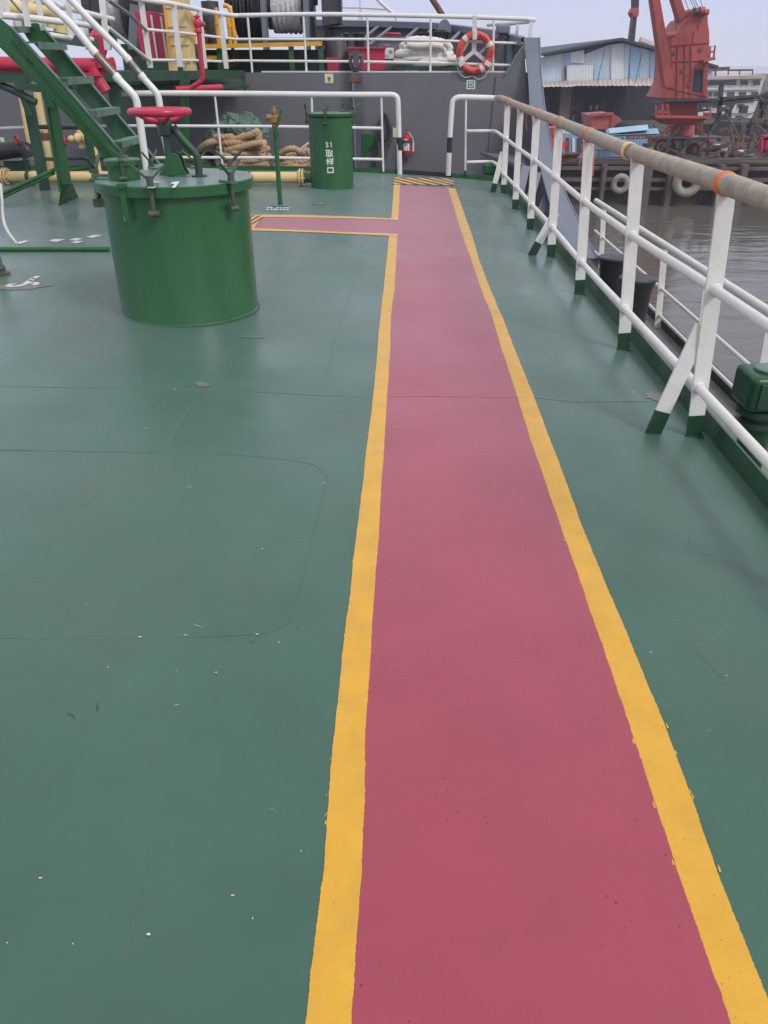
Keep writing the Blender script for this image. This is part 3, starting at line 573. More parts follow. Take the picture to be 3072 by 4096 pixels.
# skew the rings a little so that the turns lie as a helix
sl_ = ob('rope_sleeve', mb, M['hemp'], rail, ang=60)
def tie(i, f=1.0, tails=True, r=.0045, m='orange'):
    c = H3[i]; ax = (H3[max(i - 1, 0)] - H3[min(i + 1, len(H3) - 1)]).normalized(); mb = MB()
    for k in range(3): mb.torus(c + ax * (k - 1) * .010 * f, .0465, r, ax + Vector((.12 * (k - 1), 0, .1)), 28, 8)
    if tails:
        for q in (-1, 1):
            b = c + Vector((.01 * q, -.01, -.045)); mb.tube([b, b + Vector((.05 * q, -.02, -.02)), b + Vector((.035 * q, -.03, -.07)), b + Vector((.045 * q + random.uniform(-.02, .02), -.03, -.14 - random.random() * .1))], r * .7, 6)
    ob('orange_tie', mb, M[m], rail)
tie(0, 1.1, False, .005); tie(2); tie(3, .9); tie(4, .8, False); tie(5, .8, True, .004); tie(6, .7, True, .004)
c = Q(2520, 606, H3[1].y + .1); mb = MB()
for k in range(4): mb.torus(c + Vector((0, .02 * k, 0)), .0455, .0045, (H3[0] - H3[1]).normalized() + Vector((.1 * k, 0, 0)), 28, 8)
ob('straw_binding', mb, M['cream'], rail)
# ================================================================ OUTER RAIL at the hull side
outer = thing('outer_guard_rail', 'lower white railing along the hull edge beyond the rope-wrapped one', 'railing', (XH - .05, 8, ZL))
tops = [(3055, 1235), (2834, 1101), (2640, 975), (2503, 884), (2407, 822), (2330, 770)]
XO = XH - .06; oy = [QX(*p, XO).y for p in [(3055, 1326), (2809, 1160), (2643, 1034), (2490, 930), (2407, 870)]]
oy = [4.75, 6.3, 7.8, 9.25, 10.8, 12.34]
zt_, zm_, zb_ = -.285, -.735, -1.05
ob('top_rail', MB().tube([(XO - .08, 1.5, -.14), (XO - .08, 12.9, -.29)], .036, 16), M['white'], outer)
ob('mid_rail', MB().tube([(XO - .035, 1.5, zm_), (XO - .035, 12.9, zm_)], .019, 12), M['white'], outer)
ob('bottom_rail', MB().tube([(XO, 1.5, zb_), (XO, 12.9, zb_)], .019, 12), M['white'], outer)
for y in oy: ob('post', MB().bar((XO, y, ZL), (XO - .08, y, -.14 - (y - 1.5) * .01315 - .01), .075, .012, (1, 0, 0)), M['white'], outer, bevel=.0015)
pb = (XO - .02, 7.9, ZL); ob('brace', MB().tube([Vector((XO - .02, 7.9, -.98)), Vector((XO - .32, 7.45, ZL))], .016, 10), M['white'], outer)
# scuppers/pads on the side deck
mb = MB(); mb.box((2.0, 4.3, -.93), (.09, .09, .09), Matrix.Rotation(.6, 3, 'Z')); mb.box((2.0, 4.3, -1.08), (.05, .05, .25)); tag(ob('pipe_support', mb, M['white']), 'small white block bracket between the two railings near the green air vent', 'bracket')
# ================================================================ BOLLARDS ON SIDE DECK
def bollard(name, x, y, z, r, h, m, label, cat, group, parts=True):
    t_ = thing(name, label, cat, (x, y, z), group)
    ob('barrel', MB().lathe([(r * .84, 0), (r * .80, .02), (r * .80, h * .55), (r * .86, h * .8), (r * .98, h * .93)], (x, y, z), n=40), m, t_)
    ob('cap', MB().lathe([(r * .98, h * .93), (r * 1.04, h * .955), (r * 1.04, h * .975), (r * .96, h * .995), (0, h)], (x, y, z), n=40), m, t_)
    ob('base_plate', MB().box((x, y, z + .01), (r * 2.6, r * 2.6, .03)), m, t_)
    return t_
q2 = QX(2550, 1118, 2.52); q1 = QX(2462, 1038, 2.52)
bollard('bollard', 2.52, q2.y, ZL, .192, q2.z + .03 - ZL, M['black'], 'nearer of two black bollards standing between the side railings', 'bollard', 'bollards between the side railings')
bollard('bollard', 2.52, q1.y, ZL, .192, q1.z + .04 - ZL, M['black'], 'farther of two black bollards standing between the side railings', 'bollard', 'bollards between the side railings')
# ================================================================ GREEN AIR VENT
vx, vy = 2.47, 5.0; vz = Q(3037, 1480, vy).z
av = thing('air_vent', 'green square-headed air vent on a pipe at the right edge beyond the railing', 'vent', (vx, vy, ZL))
mb = MB(); mb.box((vx, vy, vz - .125), (.34, .34, .25)); ob('vent_head', mb, M['vgreen'], av, bevel=.045)
ob('vent_cap', MB().lathe([(.105, -.01), (.105, .012), (.098, .018), (0, .02)], (vx, vy, vz), n=36), M['tread'], av)
for sx_ in (-1, 1):
    ob('side_panel', MB().box((vx + sx_ * .07, vy - .175, vz - .125), (.09, .02, .17)), M['dgreen'], av, bevel=.004)
mb = MB().lathe([(.16, 0), (.16, .04), (.11, .05), (.11, -.04), (.15, -.05), (.15, -.08), (.115, -.09)][::-1], (vx, vy, vz - .30), n=30); ob('collar', mb, M['dgreen'], av)
ob('neck', MB().tube([(vx, vy, ZL), (vx, vy, vz - .25)], .10, 26), M['vgreen'], av)
ob('paint_mark', MB().box((vx - .02, vy - .101, vz - .37), (.03, .01, .05)), M['tape'], av)
M['shank'] = mat('weathered_anchor_grey', (.10, .10, .125), .5, .25, 4, .3, 30, col2=(.16, .16, .19), c2amt=.7, c2scale=5, stretch=(1, 1, .3))
# ================================================================ CROSSING RAIL
cr = thing('cross_guard_rail', 'white railing across the far end of the deck, left of the gap', 'railing', (-1.5, YR, zd(-1.5)))
xw = Q(487, 375, YR)
ob('top_rail', MB().tube(smooth_path([Q(487, 374, YR), Q(700, 373, YR), Q(1000, 375, YR), Q(1300, 378, YR), Q(1500, 379, YR), Q(1560, 379, YR), Q(1580, 383, YR), Q(1590, 395, YR), Q(1592, 415, YR), Q(1594, 470, YR), Q(1596, 550, YR)]), .040, 18), M['white'], cr)
ob('rail_end_post', MB().tube([Q(1596, 550, YR), Q(1599, 697, YR)], .040, 18), M['white'], cr)
ob('black_band', MB().tube([Q(1596, 549, YR), Q(1598, 601, YR)], .0415, 18), M['black'], cr)
ob('mid_rail', MB().tube([Q(-30, 515, YR), Q(120, 508, YR), Q(380, 503, YR), Q(700, 504, YR), Q(1100, 506, YR), Q(1527, 513, YR)], .0225, 12), M['white'], cr)
ob('bottom_rail', MB().tube([Q(560, 632, YR), Q(720, 630, YR), Q(1100, 631, YR), Q(1530, 638, YR)], .0225, 12), M['white'], cr)
for a, b in (((859, 379), (893, 690)), ((1246, 381), (1256, 694)), ((1525, 385), (1533, 686))):
    ob('thin_post', MB().tube([Q(*a, YR), Q(*b, YR)], .0175, 10), M['white'], cr)
# dark green horizontals of the left frame
# ================================================================ BULKHEAD and forecastle
YB = 17.5; ZF = 1.40
fore = thing('forecastle_bulkhead', 'tall grey steel bulkhead closing the deck below the forecastle', 'bulkhead', (0, YB, ZL))
ob('bulkhead_plate', MB().box((-2.9, YB + .03, (ZL + ZF) / 2), (11.2, .06, ZF - ZL)), M['grey'], fore)
ob('deck_edge_strip', MB().box((-.2, YB + .10, ZF + .012), (5.2, .16, .025)), M['conc'], fore)
for px in (985, ): 
    a = Q(px, 420, YB); ob('welded_seam', MB().box((a.x, YB - .001, .1), (.012, .006, 2.5)), M['grey'], fore)
pl = [(-8.5, YB + .06, ZF - .06), (2.6, YB + .06, ZF - .06), (2.5, 18.2, ZF - .06), (1.2, 21, ZF - .06), (-1, 24.4, ZF - .06), (-3.4, 25.4, ZF - .06), (-8.5, 25, ZF - .06)]
ob('forecastle_deck', MB().prism(pl, (0, 0, .058)), M['dgreen'], fore)
# side bulwark sweeping down to the hull edge
F = [(150, 2095, 2158, 17.5), (300, 2112, 2165, 17.3), (420, 2119, 2178, 16.9), (600, 2148, 2208, 16.0), (700, 2168, 2236, 15.2), (790, 2192, 2270, 14.5), (900, 2226, 2325, 13.5), (1034, 2285, 2388, 12.5)]
bw = thing('side_bulwark', 'blue grey bulwark wing curving down from the forecastle to the hull edge', 'bulwark', (3, 14, ZL))
Lf = [Q(r_[1], r_[0], r_[3]) for r_ in F]; Rf = [Q(r_[2], r_[0], r_[3]) for r_ in F]
mb = MB(); n = len(F); mb.add(Lf + Rf, [(i + 1, i, n + i, n + i + 1) for i in range(n - 1)]); back = [p + Vector((0, .03, -.02)) for p in Lf + Rf]
mb.add(back, [(i, i + 1, n + i + 1, n + i) for i in range(n - 1)]); ob('flange', mb, M['grey2'], bw)
mb = MB(); o = [(p.x + .008, p.y + .02, p.z) for p in Rf]; o2 = [(p.x + .008, p.y + .09, p.z + .02) for p in Rf]; mb.add(o + o2, [(i + 1, i, n + i, n + i + 1) for i in range(n - 1)]); mb.tube(Rf, .014, 8); ob('edge_bead', mb, M['grey2'], bw)
# plate behind the flange, closing to the lower deck
mb = MB(); A_ = [((a + b) / 2) + Vector((0, .02, -.02)) for a, b in zip(Lf, Rf)]; Bt = [Vector((p.x, 17.5, ZL - .3)) if i < 3 else Vector((p.x, p.y, ZL - .3)) for i, p in enumerate(A_)]
Bt = [Vector((p.x, p.y, ZL - .3)) for p in A_]
mb.add(A_ + Bt, [(i, i + 1, n + i + 1, n + i) for i in range(n - 1)]); ob('side_plate', mb, M['grey'], bw)
# the gusset filling between bulkhead and flange
mb = MB(); mb.prism([Q(2096, 176, 17.47), Q(2022, 302, 17.47), Q(1985, 305, 17.47), Q(1950, 640, 17.47), Q(2170, 720, 17.47), Q(2122, 480, 17.47), Q(2104, 300, 17.47)], (0, .03, 0)); ob('gusset_plate', mb, M['grey'], bw)
mb = MB(); mb.tube([Q(2099, 172, 17.44), Q(2060, 232, 17.44), Q(2022, 302, 17.44)], .02, 8); ob('gusset_bead', mb, M['grey2'], bw)
sh = [Q(1922, 609, 16.9), Q(2095, 622, 16.9), Q(2110, 668, 16.0), Q(2060, 655, 15.9)]; mb = MB().prism(sh, (0, 0, -.05)); ob('shelf_bracket', mb, M['grey'], bw)
for a, b in (((2105, 665), (2080, 770)), ((2150, 690), (2120, 800)), ((2190, 780), (2150, 880))): ob('stay_plate', MB().bar(Q(*a, 14.9), Q(*b, 14.3), .14, .02), M['grey2'], bw)
# bow bulwark, far
BW = [(1250, 76, 24.6), (1364, 78, 24.3), (1560, 82, 23.4), (1750, 88, 21.9), (1886, 104, 20.3), (1985, 117, 19.1), (2098, 146, 17.7)]
P0 = [Q(*p) for p in BW]
bb2 = thing('bow_bulwark', 'grey bow bulwark with slanted stays behind the forecastle gear', 'bulwark', P0[3])
mb = MB(); T0 = [p + Vector((.02, .1, 0)) for p in P0]; I0 = [p + Vector((-.10, -.32, -.03)) for p in P0]; K0 = [p + Vector((-.10, -.32, -.16)) for p in P0]; D0 = [Vector((p.x * .98, p.y - .05, ZF)) for p in P0]; n = len(P0)
mb.add(T0 + I0, [(i, i + 1, n + i + 1, n + i) for i in range(n - 1)]); mb.add(I0 + K0, [(i, i + 1, n + i + 1, n + i) for i in range(n - 1)]); ob('top_flange', mb, M['grey2'], bb2)
mb = MB(); mb.add(T0 + D0, [(i, i + 1, n + i + 1, n + i) for i in range(n - 1)]); T1 = [p + Vector((0, .04, 0)) for p in T0]; D1 = [p + Vector((0, .04, 0)) for p in D0]
mb.add(T1 + D1, [(i + 1, i, n + i, n + i + 1) for i in range(n - 1)]); ob('side_plate', mb, M['grey'], bb2)
for a, b, y in (((1512, 106), (1456, 152), 23.2), ((1568, 106), (1477, 178), 22.9), ((1671, 112), (1620, 155), 22), ((1842, 126), (1790, 178), 20.3), ((1882, 150), (1850, 206), 19.8), ((1948, 186), (1915, 222), 19.0), ((1998, 220), (1955, 305), 18.5), ((1730, 110), (1700, 150), 21.7)):
    p_ = Q(*a, y); q_ = Q(*b, y - .75); ob('stay', MB().bar(p_, q_, .07, .03, (1, 0, 0)), M['grey2'], bb2)
# far bow rail on the bulwark
br_ = thing('bow_rail', 'thin white railing on the bow bulwark against the sky', 'railing', Q(1444, 75, 24))
mb = MB(); mb.tube([Q(1345, 29, 24.2), Q(1441, 31, 24), Q(1545, 37, 23.6)], .022, 8); ob('rail_pipe', mb, M['white'], br_)
mb = MB(); mb.tube([Q(1440, -40, 24), Q(1442, 60, 24)], .028, 8); mb.box(Q(1444, 76, 24), (.12, .1, .1)); ob('rail_post', mb, M['white'], br_)
ob('rail_stay', MB().tube([Q(1480, -40, 23.6), Q(1520, 8, 23.5), Q(1577, 58, 23.4), Q(1586, 70, 23.4), Q(1587, 92, 23.4)], .045, 10), M['white'], br_)
# ================================================================ FORECASTLE RAIL
fr = thing('forecastle_rail', 'white three-bar railing along the forecastle edge above the bulkhead', 'railing', (0, YB, ZF))
YF = YB + .08
TRL = [Q(130, -28, 13.4), Q(400, -28, 14.0), Q(580, 0, 14.6), Q(694, 16, 15.2), Q(792, 38, 16.2), Q(881, 55, 17.0), Q(941, 62, YF), Q(1000, 61, YF), Q(1250, 57, YF), Q(1500, 60, YF), Q(1800, 66, YF), Q(2110, 76, YF)]
ob('top_rail', MB().tube(smooth_path(TRL), .038, 14), M['white'], fr)
ob('mid_rail', MB().tube([Q(588, 118, 14.6), Q(694, 128, 15.2), Q(785, 138, 16.2), Q(881, 150, 17.0), Q(950, 157, YF), Q(1500, 157, YF), Q(1800, 164, YF), Q(2092, 174, YF)], .0225, 12), M['white'], fr)
ob('bottom_rail', MB().tube([Q(600, 240, 14.6), Q(694, 241, 15.2), Q(785, 242, 16.2), Q(881, 246, 17.0), Q(941, 243, YF), Q(1394, 246, YF), Q(1700, 250, YF), Q(2044, 261, YF)], .0225, 12), M['white'], fr)
for a, b in (((990, 62), (1009, 290)), ((1213, 58), (1226, 289)), ((1469, 60), (1474, 290)), ((1723, 64), (1721, 296)), ((1976, 72), (1970, 303))): ob('post', MB().tube([Q(*a, YF), Q(*b, YF)], .0225, 10), M['white'], fr)
for a, b, y in (((694, 16), (721, 268), 15.2), ((562, -10), (602, 272), 14.6), ((881, 55), (906, 275), 17.0), ((797, 40), (820, 274), 16.2)):
    p_ = ob('flat_post', MB().bar(Q(*a, y), Q(*b, y), .09, .014, (1, 0, 0)), M['white'], fr); ob('post_foot', MB().bar(Q(*b, y), Q(b[0] + 1, b[1] + 18, y), .085, .015), M['foot'], p_)
ob('end_rail', MB().tube([Q(2110, 76, YF), Q(2137, 79, YF), Q(2110, 86, YF + .4), Q(2040, 94, 19.0), Q(1952, 99, 20.2)], .038, 12), M['white'], fr)
ob('end_post', MB().bar(Q(2126, 82, YF), Q(2119, 150, YF), .075, .02), M['white'], fr); ob('end_post', MB().bar(Q(2070, 96, 18.2), Q(2066, 140, 18.2), .06, .02), M['white'], fr)
ob('stair_side_rail', MB().tube([Q(432, 0, 12), Q(520, 60, 13), Q(585, 122, 14.6)], .026, 10), M['steel'], fr); ob('stair_side_rail', MB().tube([Q(432, 110, 12), Q(520, 180, 13.2), Q(602, 246, 14.6)], .026, 10), M['white'], fr)
# ================================================================ LIFE RING
ly = YF - .12; lc = Q(1900, 212, ly)
lb = thing('life_ring_bracket', 'white three-armed bracket on the forecastle rail carrying the life ring', 'bracket', lc)
mb = MB(); mb.bar(Q(1899, 62, ly + .07), Q(1896, 215, ly + .07), .085, .02); mb.bar(Q(1894, 207, ly + .066), Q(1845, 248, ly + .066), .07, .02); mb.bar(Q(1899, 207, ly + .062), Q(1950, 250, ly + .062), .07, .02); ob('arm', mb, M['tape'], lb)
for a, b in (((1899, 120), (1899, 160)), ((1835, 262), (1858, 245)), ((1940, 248), (1962, 262))): ob('clip', MB().bar(Q(*a, ly - .07), Q(*b, ly - .07), .085, .02), M['tape'], lb, bevel=.01)
rg = thing('life_ring', 'orange red life ring with white bands hung on the forecastle railing', 'life ring', lc)
RR, rr_ = .30, .068
ob('ring_body', MB().torus(lc, RR, rr_, (0, 1, 0), 72, 20), M['ring'], rg)
for a in (130, 28, -60, 200):
    mb = MB(); a0 = R(a - 7); mb.tube([lc + Vector((RR * math.cos(a0 + R(2.0) * k), 0, RR * math.sin(a0 + R(2.0) * k))) for k in range(8)], rr_ + .003, 20); ob('white_band', mb, M['tape'], rg)
random.seed(11)
mb = MB()
for a in (170, 178, 186, 62, 55, 48, 5, -3, -12, 75, -75, -82):
    for k in range(3):
        aa = R(a + random.uniform(-2, 2)); c = lc + Vector(((RR + random.uniform(-.02, .02)) * math.cos(aa), -rr_ * .985, (RR + random.uniform(-.02, .02)) * math.sin(aa)))
        mb.box(c, (random.uniform(.01, .03), .012, random.uniform(.006, .02)), Matrix.Rotation(random.uniform(-1, 1), 3, 'Y'))
ob('worn_lettering', mb, M['ink'], rg)
mb = MB(); mb.tube(smooth_path([Q(1828, 262, ly), Q(1838, 292, ly), Q(1860, 310, ly), Q(1880, 306, ly), Q(1893, 306, ly), Q(1915, 317, ly), Q(1938, 306, ly), Q(1960, 272, ly), Q(1978, 240, ly)]), .008, 6); ob('grab_line', mb, M['tape'], rg)
# ================================================================ SIGNS
def sign(name, x0, y0, x1, y1, lab, border, inner, sym, Y=YB - .012):
    t_ = thing(name, lab, 'sign', Q((x0 + x1) / 2, (y0 + y1) / 2, Y))
    mb = MB(); boxpx(mb, x0, y0, x1, y1, Y, .008); ob('sign_board', mb, border, t_)
    if inner: mb = MB(); boxpx(mb, x0 + 5, y0 + 5, x1 - 5, y1 - 5, Y - .003, .003); ob('sign_field', mb, inner, t_)
    if sym: sym(t_, Y - .007)
    return t_
def bucket(t_, Y):
    mb = MB().prism([Q(1310, 308, Y), Q(1323, 308, Y), Q(1320, 322, Y), Q(1313, 322, Y)], (0, .003, 0)); ob('bucket_symbol', mb, M['signr'], t_)
    mb = MB(); 
    for k in range(4): boxpx(mb, 1311 + 3 * k, 324.5, 1313 + 3 * k, 327, Y, .002)
    ob('caption', mb, M['signr'], t_)
sign('fire_bucket_sign', 1299, 295, 1333, 333, 'pale green sign with a red bucket symbol on the bulkhead top edge', M['signg'], None, bucket)
def ringsym(t_, Y):
    mb = MB(); boxpx(mb, 1875.5, 329, 1891.5, 348, Y, .003); ob('pale_field', mb, M['signg'], t_)
    ob('symbol', MB().lathe([(.022, 0), (.022, .004), (0, .004)], Q(1883, 338, Y - .003), (0, -1, 0), 12), M['signgr'], t_)
sign('assembly_sign', 1866, 320, 1901, 357, 'white and green square sign below the life ring', M['signw'], M['signgr'], ringsym)
sign('extinguisher_sign', 1571, 511, 1589, 549, 'small pale sign half hidden behind the left gate post', M['signg'], None, None)
sign('pipe_sign', -20, 550, 19, 584, 'pale green sign at the left frame edge above the black pipe', M['signg'], None, lambda t_, Y: ob('symbol', boxpx(MB(), -6, 560, 3, 570, Y, .003), M['signgr'], t_))
# ================================================================ FIRE EXTINGUISHER
ey = YB - .12; ec = Q(1627, 620, ey); ex = thing('fire_extinguisher', 'red fire extinguisher hung on the grey bulkhead right of the gate post', 'extinguisher', ec)
zb = Q(1627, 622, ey).z; h = Q(1627, 537, ey).z - zb; o = Vector((ec.x, ey, zb))
ob('cylinder', MB().lathe([(.0, 0), (.075, 0), (.082, .012), (.082, h * .80), (.07, h * .92), (.04, h * .985), (.022, h)], o, n=32), M['exred'], ex)
mb = MB().lathe([(.022, 0), (.022, .04), (.014, .05)], o + Vector((0, 0, h)), n=12); mb.bar(o + Vector((0, 0, h + .05)), o + Vector((-.03, -.04, h + .12)), .02, .01); mb.bar(o + Vector((0, 0, h + .03)), o + Vector((-.02, -.07, h + .05)), .02, .01); ob('valve_head', mb, M['brass'], ex)
def patch(z0, z1, a0, a1, m, nm, r=.0835, par=ex, oo=o):
    n = 10; mb = MB(); vs = []
    for k in range(n + 1): a = R(a0 + (a1 - a0) * k / n); vs += [(oo.x + r * math.sin(a), oo.y - r * math.cos(a), oo.z + z0), (oo.x + r * math.sin(a), oo.y - r * math.cos(a), oo.z + z1)]
    mb.add(vs, [(2 * k, 2 * k + 2, 2 * k + 3, 2 * k + 1) for k in range(n)]); return ob(nm, mb, m, par)
patch(h * .25, h * .62, -60, 38, M['signw'], 'label_sheet'); patch(h * .48, h * .54, -40, 10, M['blueink'], 'label_logo', .0845); patch(h * .27, h * .42, 8, 18, M['signr'], 'label_stripe', .0845); patch(h * .73, h * .80, -55, 5, M['signw'], 'label_top')
mb = MB().lathe([(.088, 0), (.094, 0), (.094, .05), (.088, .05)], o + Vector((0, 0, h * .60)), n=28); mb.lathe([(.0, -.03), (.09, -.03), (.09, .03), (.085, .03), (.085, -.02)], o, n=28); mb.box(o + Vector((.0, .10, h * .5)), (.06, .03, h)); mb.box(o + Vector((0, 0, -.09)), (.02, .02, .12)); ob('wall_bracket', mb, M['dgrey'], ex)
ob('hose_horn', MB().tube([o + Vector((.03, -.03, h + .04)), o + Vector((.12, -.02, h * .8)), o + Vector((.13, -.01, h * .55)), o + Vector((.125, -.01, h * .2))], [.01, .01, .02, .024], 10), M['tape'], ex)
# ================================================================ SPARE ANCHOR against bulkhead
ay = YB - .12; an = thing('spare_anchor', 'dark spare anchor fixed upright against the grey bulkhead, shackle over the top edge', 'anchor', Q(1427, 500, ay))
ob('shank', MB().bar(Q(1423, 290, ay), Q(1438, 700, ay), .19, .12), M['shank'], an, bevel=.01)
ob('shank_edge', MB().bar(Q(1412, 330, ay - .07), Q(1424, 700, ay - .07), .035, .03), M['grey2'], an)
mb = MB(); boxpx(mb, 1397, 307, 1446, 329, ay - .08, .2); ob('stock_block', mb, M['rust'], an, bevel=.01)
mb = MB().tube(smooth_path([Q(1402, 222, ay), Q(1403, 255, ay), Q(1412, 276, ay), Q(1425, 280, ay), Q(1438, 274, ay), Q(1447, 255, ay), Q(1447, 225, ay)]), .036, 12); mb.bar(Q(1424, 199, ay - .05), Q(1425, 268, ay - .05), .11, .08); mb.tube([Q(1396, 226, ay), Q(1453, 224, ay)], .03, 10); ob('shackle', mb, M['shank'], an, bevel=.0)
fl_ = [(1537, 449), (1550, 462), (1560, 490), (1568, 520), (1566, 570), (1552, 596), (1535, 640), (1525, 700), (1495, 700), (1512, 600), (1508, 560), (1510, 525), (1520, 485), (1530, 458)]
fp = ob('fluke', MB().prism([Q(*p, ay - .05) for p in fl_], (0, .12, 0)), M['dgrey'], an, bevel=.012)
ob('fluke_rib', MB().tube(smooth_path([Q(1539, 455, ay - .07), Q(1552, 490, ay - .07), Q(1556, 530, ay - .07), Q(1545, 560, ay - .07), Q(1522, 556, ay - .07), Q(1516, 525, ay - .07)]), .018, 8), M['black'], fp)
ob('arm', MB().tube(smooth_path([Q(1545, 575, ay), Q(1528, 640, ay), Q(1490, 690, ay), Q(1440, 720, ay)]), [.05] * 13 + [.06] * 6, 12), M['dgrey'], an)
gf = [(1448, 538), (1458, 534), (1488, 534), (1496, 548), (1492, 580), (1472, 600), (1462, 640), (1446, 640), (1447, 580)]
tag(ob('mooring_cleat', MB().prism([Q(*p, YB - .2) for p in gf], (0, .16, 0)), M['green'], bevel=.015), 'green cleat fitting on the bulkhead just right of the anchor shank', 'cleat')
mb = MB(); boxpx(mb, 1934, 655, 1985, 700, 16.5, .3); tag(ob('green_locker_box', mb, M['green'], bevel=.05), 'small green rounded box beyond the right gate under the lower bar', 'box')
# ================================================================ ROPE PILES behind the rail
def rope(mb, pts, r, tw=24., n=15, lob=3, amp=.17): mb.tube(pts, r, n, lob=lob, amp=.15, tw=36)
def coilpile(name, label, cat, cx, cy, z0, w, d, h, r, m, seed, layers, taper=.0, grp=None, messy=.5):
    random.seed(seed); t_ = thing(name, label, cat, (cx, cy, z0), grp); k = 0
    for L in range(layers):
        f = L / max(1, layers - 1); z = z0 + r + f * (h - 2 * r); sc = 1 - taper * f ** 1.6
        pts = []; ph = random.random() * 6; N = 44; dx = random.uniform(-.07, .07) * messy; wv = random.random() * 9
        for i in range(N):
            a = 2 * math.pi * i / N; q = 1 + .04 * mn.noise(Vector((math.cos(a) * 1.5, math.sin(a) * 1.5, L + seed)))
            sup = 1 / (abs(math.cos(a)) ** 4 + abs(math.sin(a)) ** 4) ** .25
            zz = z + messy * .06 * mn.noise(Vector((math.cos(a) * 1.3 + wv, math.sin(a) * 1.3, L * .7)))
            pts.append((cx + dx + w / 2 * sc * q * sup * math.cos(a + ph), cy + d / 2 * sc * q * sup * math.sin(a + ph), max(zz, z0 + r)))
        mb = MB(); mb.tube(smooth_path([Vector(p) for p in pts + [pts[0]]], 4)[:-1], r, 15, closed=True, lob=3, amp=.15, tw=36); ob('rope_turn', mb, m, t_, ang=85)
    return t_
pf = MB(); boxpx(pf, 700, 700, 1262, 712, 14.7, 1.3); x0 = Q(700, 690, 15).x; x1 = Q(1262, 690, 15).x; zp = -.18
t_ = thing('rope_grating', 'low green stand carrying the brown rope coils behind the cross rail', 'stand', ((x0 + x1) / 2, 15.1, ZL))
mb = MB()
for i in range(9): mb.box(((x0 + x1) / 2, 14.5 + .16 * i, zp - .03), (x1 - x0, .11, .05))
ob('slat_top', mb, M['dgreen'], t_)
for x in (x0 + .1, x1 - .1):
    for y in (14.55, 15.75): ob('leg', MB().box((x, y, (ZL + zp - .05) / 2), (.08, .08, zp - .055 - ZL)), M['dgreen'], t_)
Y1 = 15.1
a = Q(868, 690, Y1); b = Q(1066, 690, Y1)
cp = coilpile('rope_coil', 'tall pile of thick brown mooring rope in front of the grey bulkhead', 'rope', (a.x + b.x) / 2, Y1, zp, (b.x - a.x) - .06, .9, Q(960, 535, Y1).z - zp, .05, M['rope'], 3, 9, .10, 'brown rope coils on the stand', .8)
mb = MB(); rope(mb, smooth_path([Q(800, 600, Y1 - .3), Q(830, 575, Y1 - .4), Q(870, 565, Y1 - .4), Q(930, 556, Y1 - .42), Q(1000, 540, Y1 - .42), Q(1030, 530, Y1 - .42), Q(1034, 560, Y1 - .42)], 8), .06, 9, 14); ob('loose_turn', mb, M['rope'], cp, ang=85)
mb = MB(); rope(mb, smooth_path([Q(900, 600, Y1 - .44), Q(960, 590, Y1 - .5), Q(1020, 575, Y1 - .5), Q(1052, 577, Y1 - .48), Q(1050, 610, Y1 - .48)], 8), .055, 9, 14); ob('loose_turn', mb, M['rope'], cp, ang=85)
mb = MB(); rope(mb, smooth_path([Q(920, 548, Y1 - .3), Q(960, 540, Y1 - .35), Q(1000, 548, Y1 - .35), Q(1040, 560, Y1 - .3)], 8), .055, 9, 14); ob('loose_turn', mb, M['rope'], cp, ang=85)
a = Q(1112, 690, Y1); b = Q(1262, 690, Y1)
cp2 = coilpile('rope_coil', 'lower pile of brown rope between the standpipe and the lettered drum', 'rope', (a.x + b.x) / 2, Y1, zp, (b.x - a.x) - .05, .8, Q(1180, 610, Y1).z - zp, .05, M['rope'], 8, 6, .25, 'brown rope coils on the stand', .9)
mb = MB(); rope(mb, smooth_path([Q(1120, 618, Y1 - .3), Q(1150, 598, Y1 - .35), Q(1180, 596, Y1 - .35), Q(1205, 612, Y1 - .35), Q(1225, 600, Y1 - .3), Q(1245, 625, Y1 - .3)], 8), .05, 9, 14); ob('loose_turn', mb, M['rope'], cp2, ang=85)
tag(ob('rope_end_pipe', MB().tube([Q(1200, 600, Y1 - .5), Q(1235, 571, Y1 - .5)], .02, 8), M['tape']), 'short white rod leaning out of the lower brown rope pile', 'rod')
# dark ropes left
cp3 = coilpile('rope_coil', 'low heap of dark mouldy rope left of the tall brown pile', 'rope', Q(790, 690, Y1).x, Y1, zp, .80, .7, Q(790, 610, Y1).z - zp, .05, M['dcord'], 15, 5, .3, 'brown rope coils on the stand', 1)
# tarp over the tall pile
def heap(mb, cx, cy, z0, w, d, h, seed, nu=110, nv=50, cr=.25):
    o = len(mb.v)
    for j in range(nv + 1):
        f = j / nv; rad = math.sin(f * math.pi / 2); hh = math.cos(f * math.pi / 2) ** .75
        for i in range(nu):
            a = 2 * math.pi * i / nu; p = Vector((math.cos(a) * rad, math.sin(a) * rad, hh)); q = p + Vector((seed, 0, 0))
            n_ = mn.noise(q * 1.8) * .6 - abs(mn.noise(Vector((a * 2.2 + seed, f * 1.2, 3)))) * .9 - .35 * abs(mn.noise(q * 6)) + .4; k = 1 + cr * n_
            mb.v.append((cx + w / 2 * p.x * k, cy + d / 2 * p.y * k, z0 + h * p.z * (1 + cr * .7 * n_)))
    for j in range(nv):
        for i in range(nu): l = (i + 1) % nu; mb.f.append((o + j * nu + i, o + (j + 1) * nu + i, o + (j + 1) * nu + l, o + j * nu + l)); mb.m.append(0)
a = Q(865, 540, Y1); b = Q(1058, 540, Y1)
mb = MB(); heap(mb, (a.x + b.x) / 2, Y1 + .05, Q(960, 545, Y1).z, (b.x - a.x) * .92, .8, Q(960, 462, Y1).z - Q(960, 545, Y1).z, 4.4, cr=.62)
heap(mb, a.x + .06, Y1 - .1, Q(880, 560, Y1).z, .42, .5, .20, 9.4, 70, 30, .35)
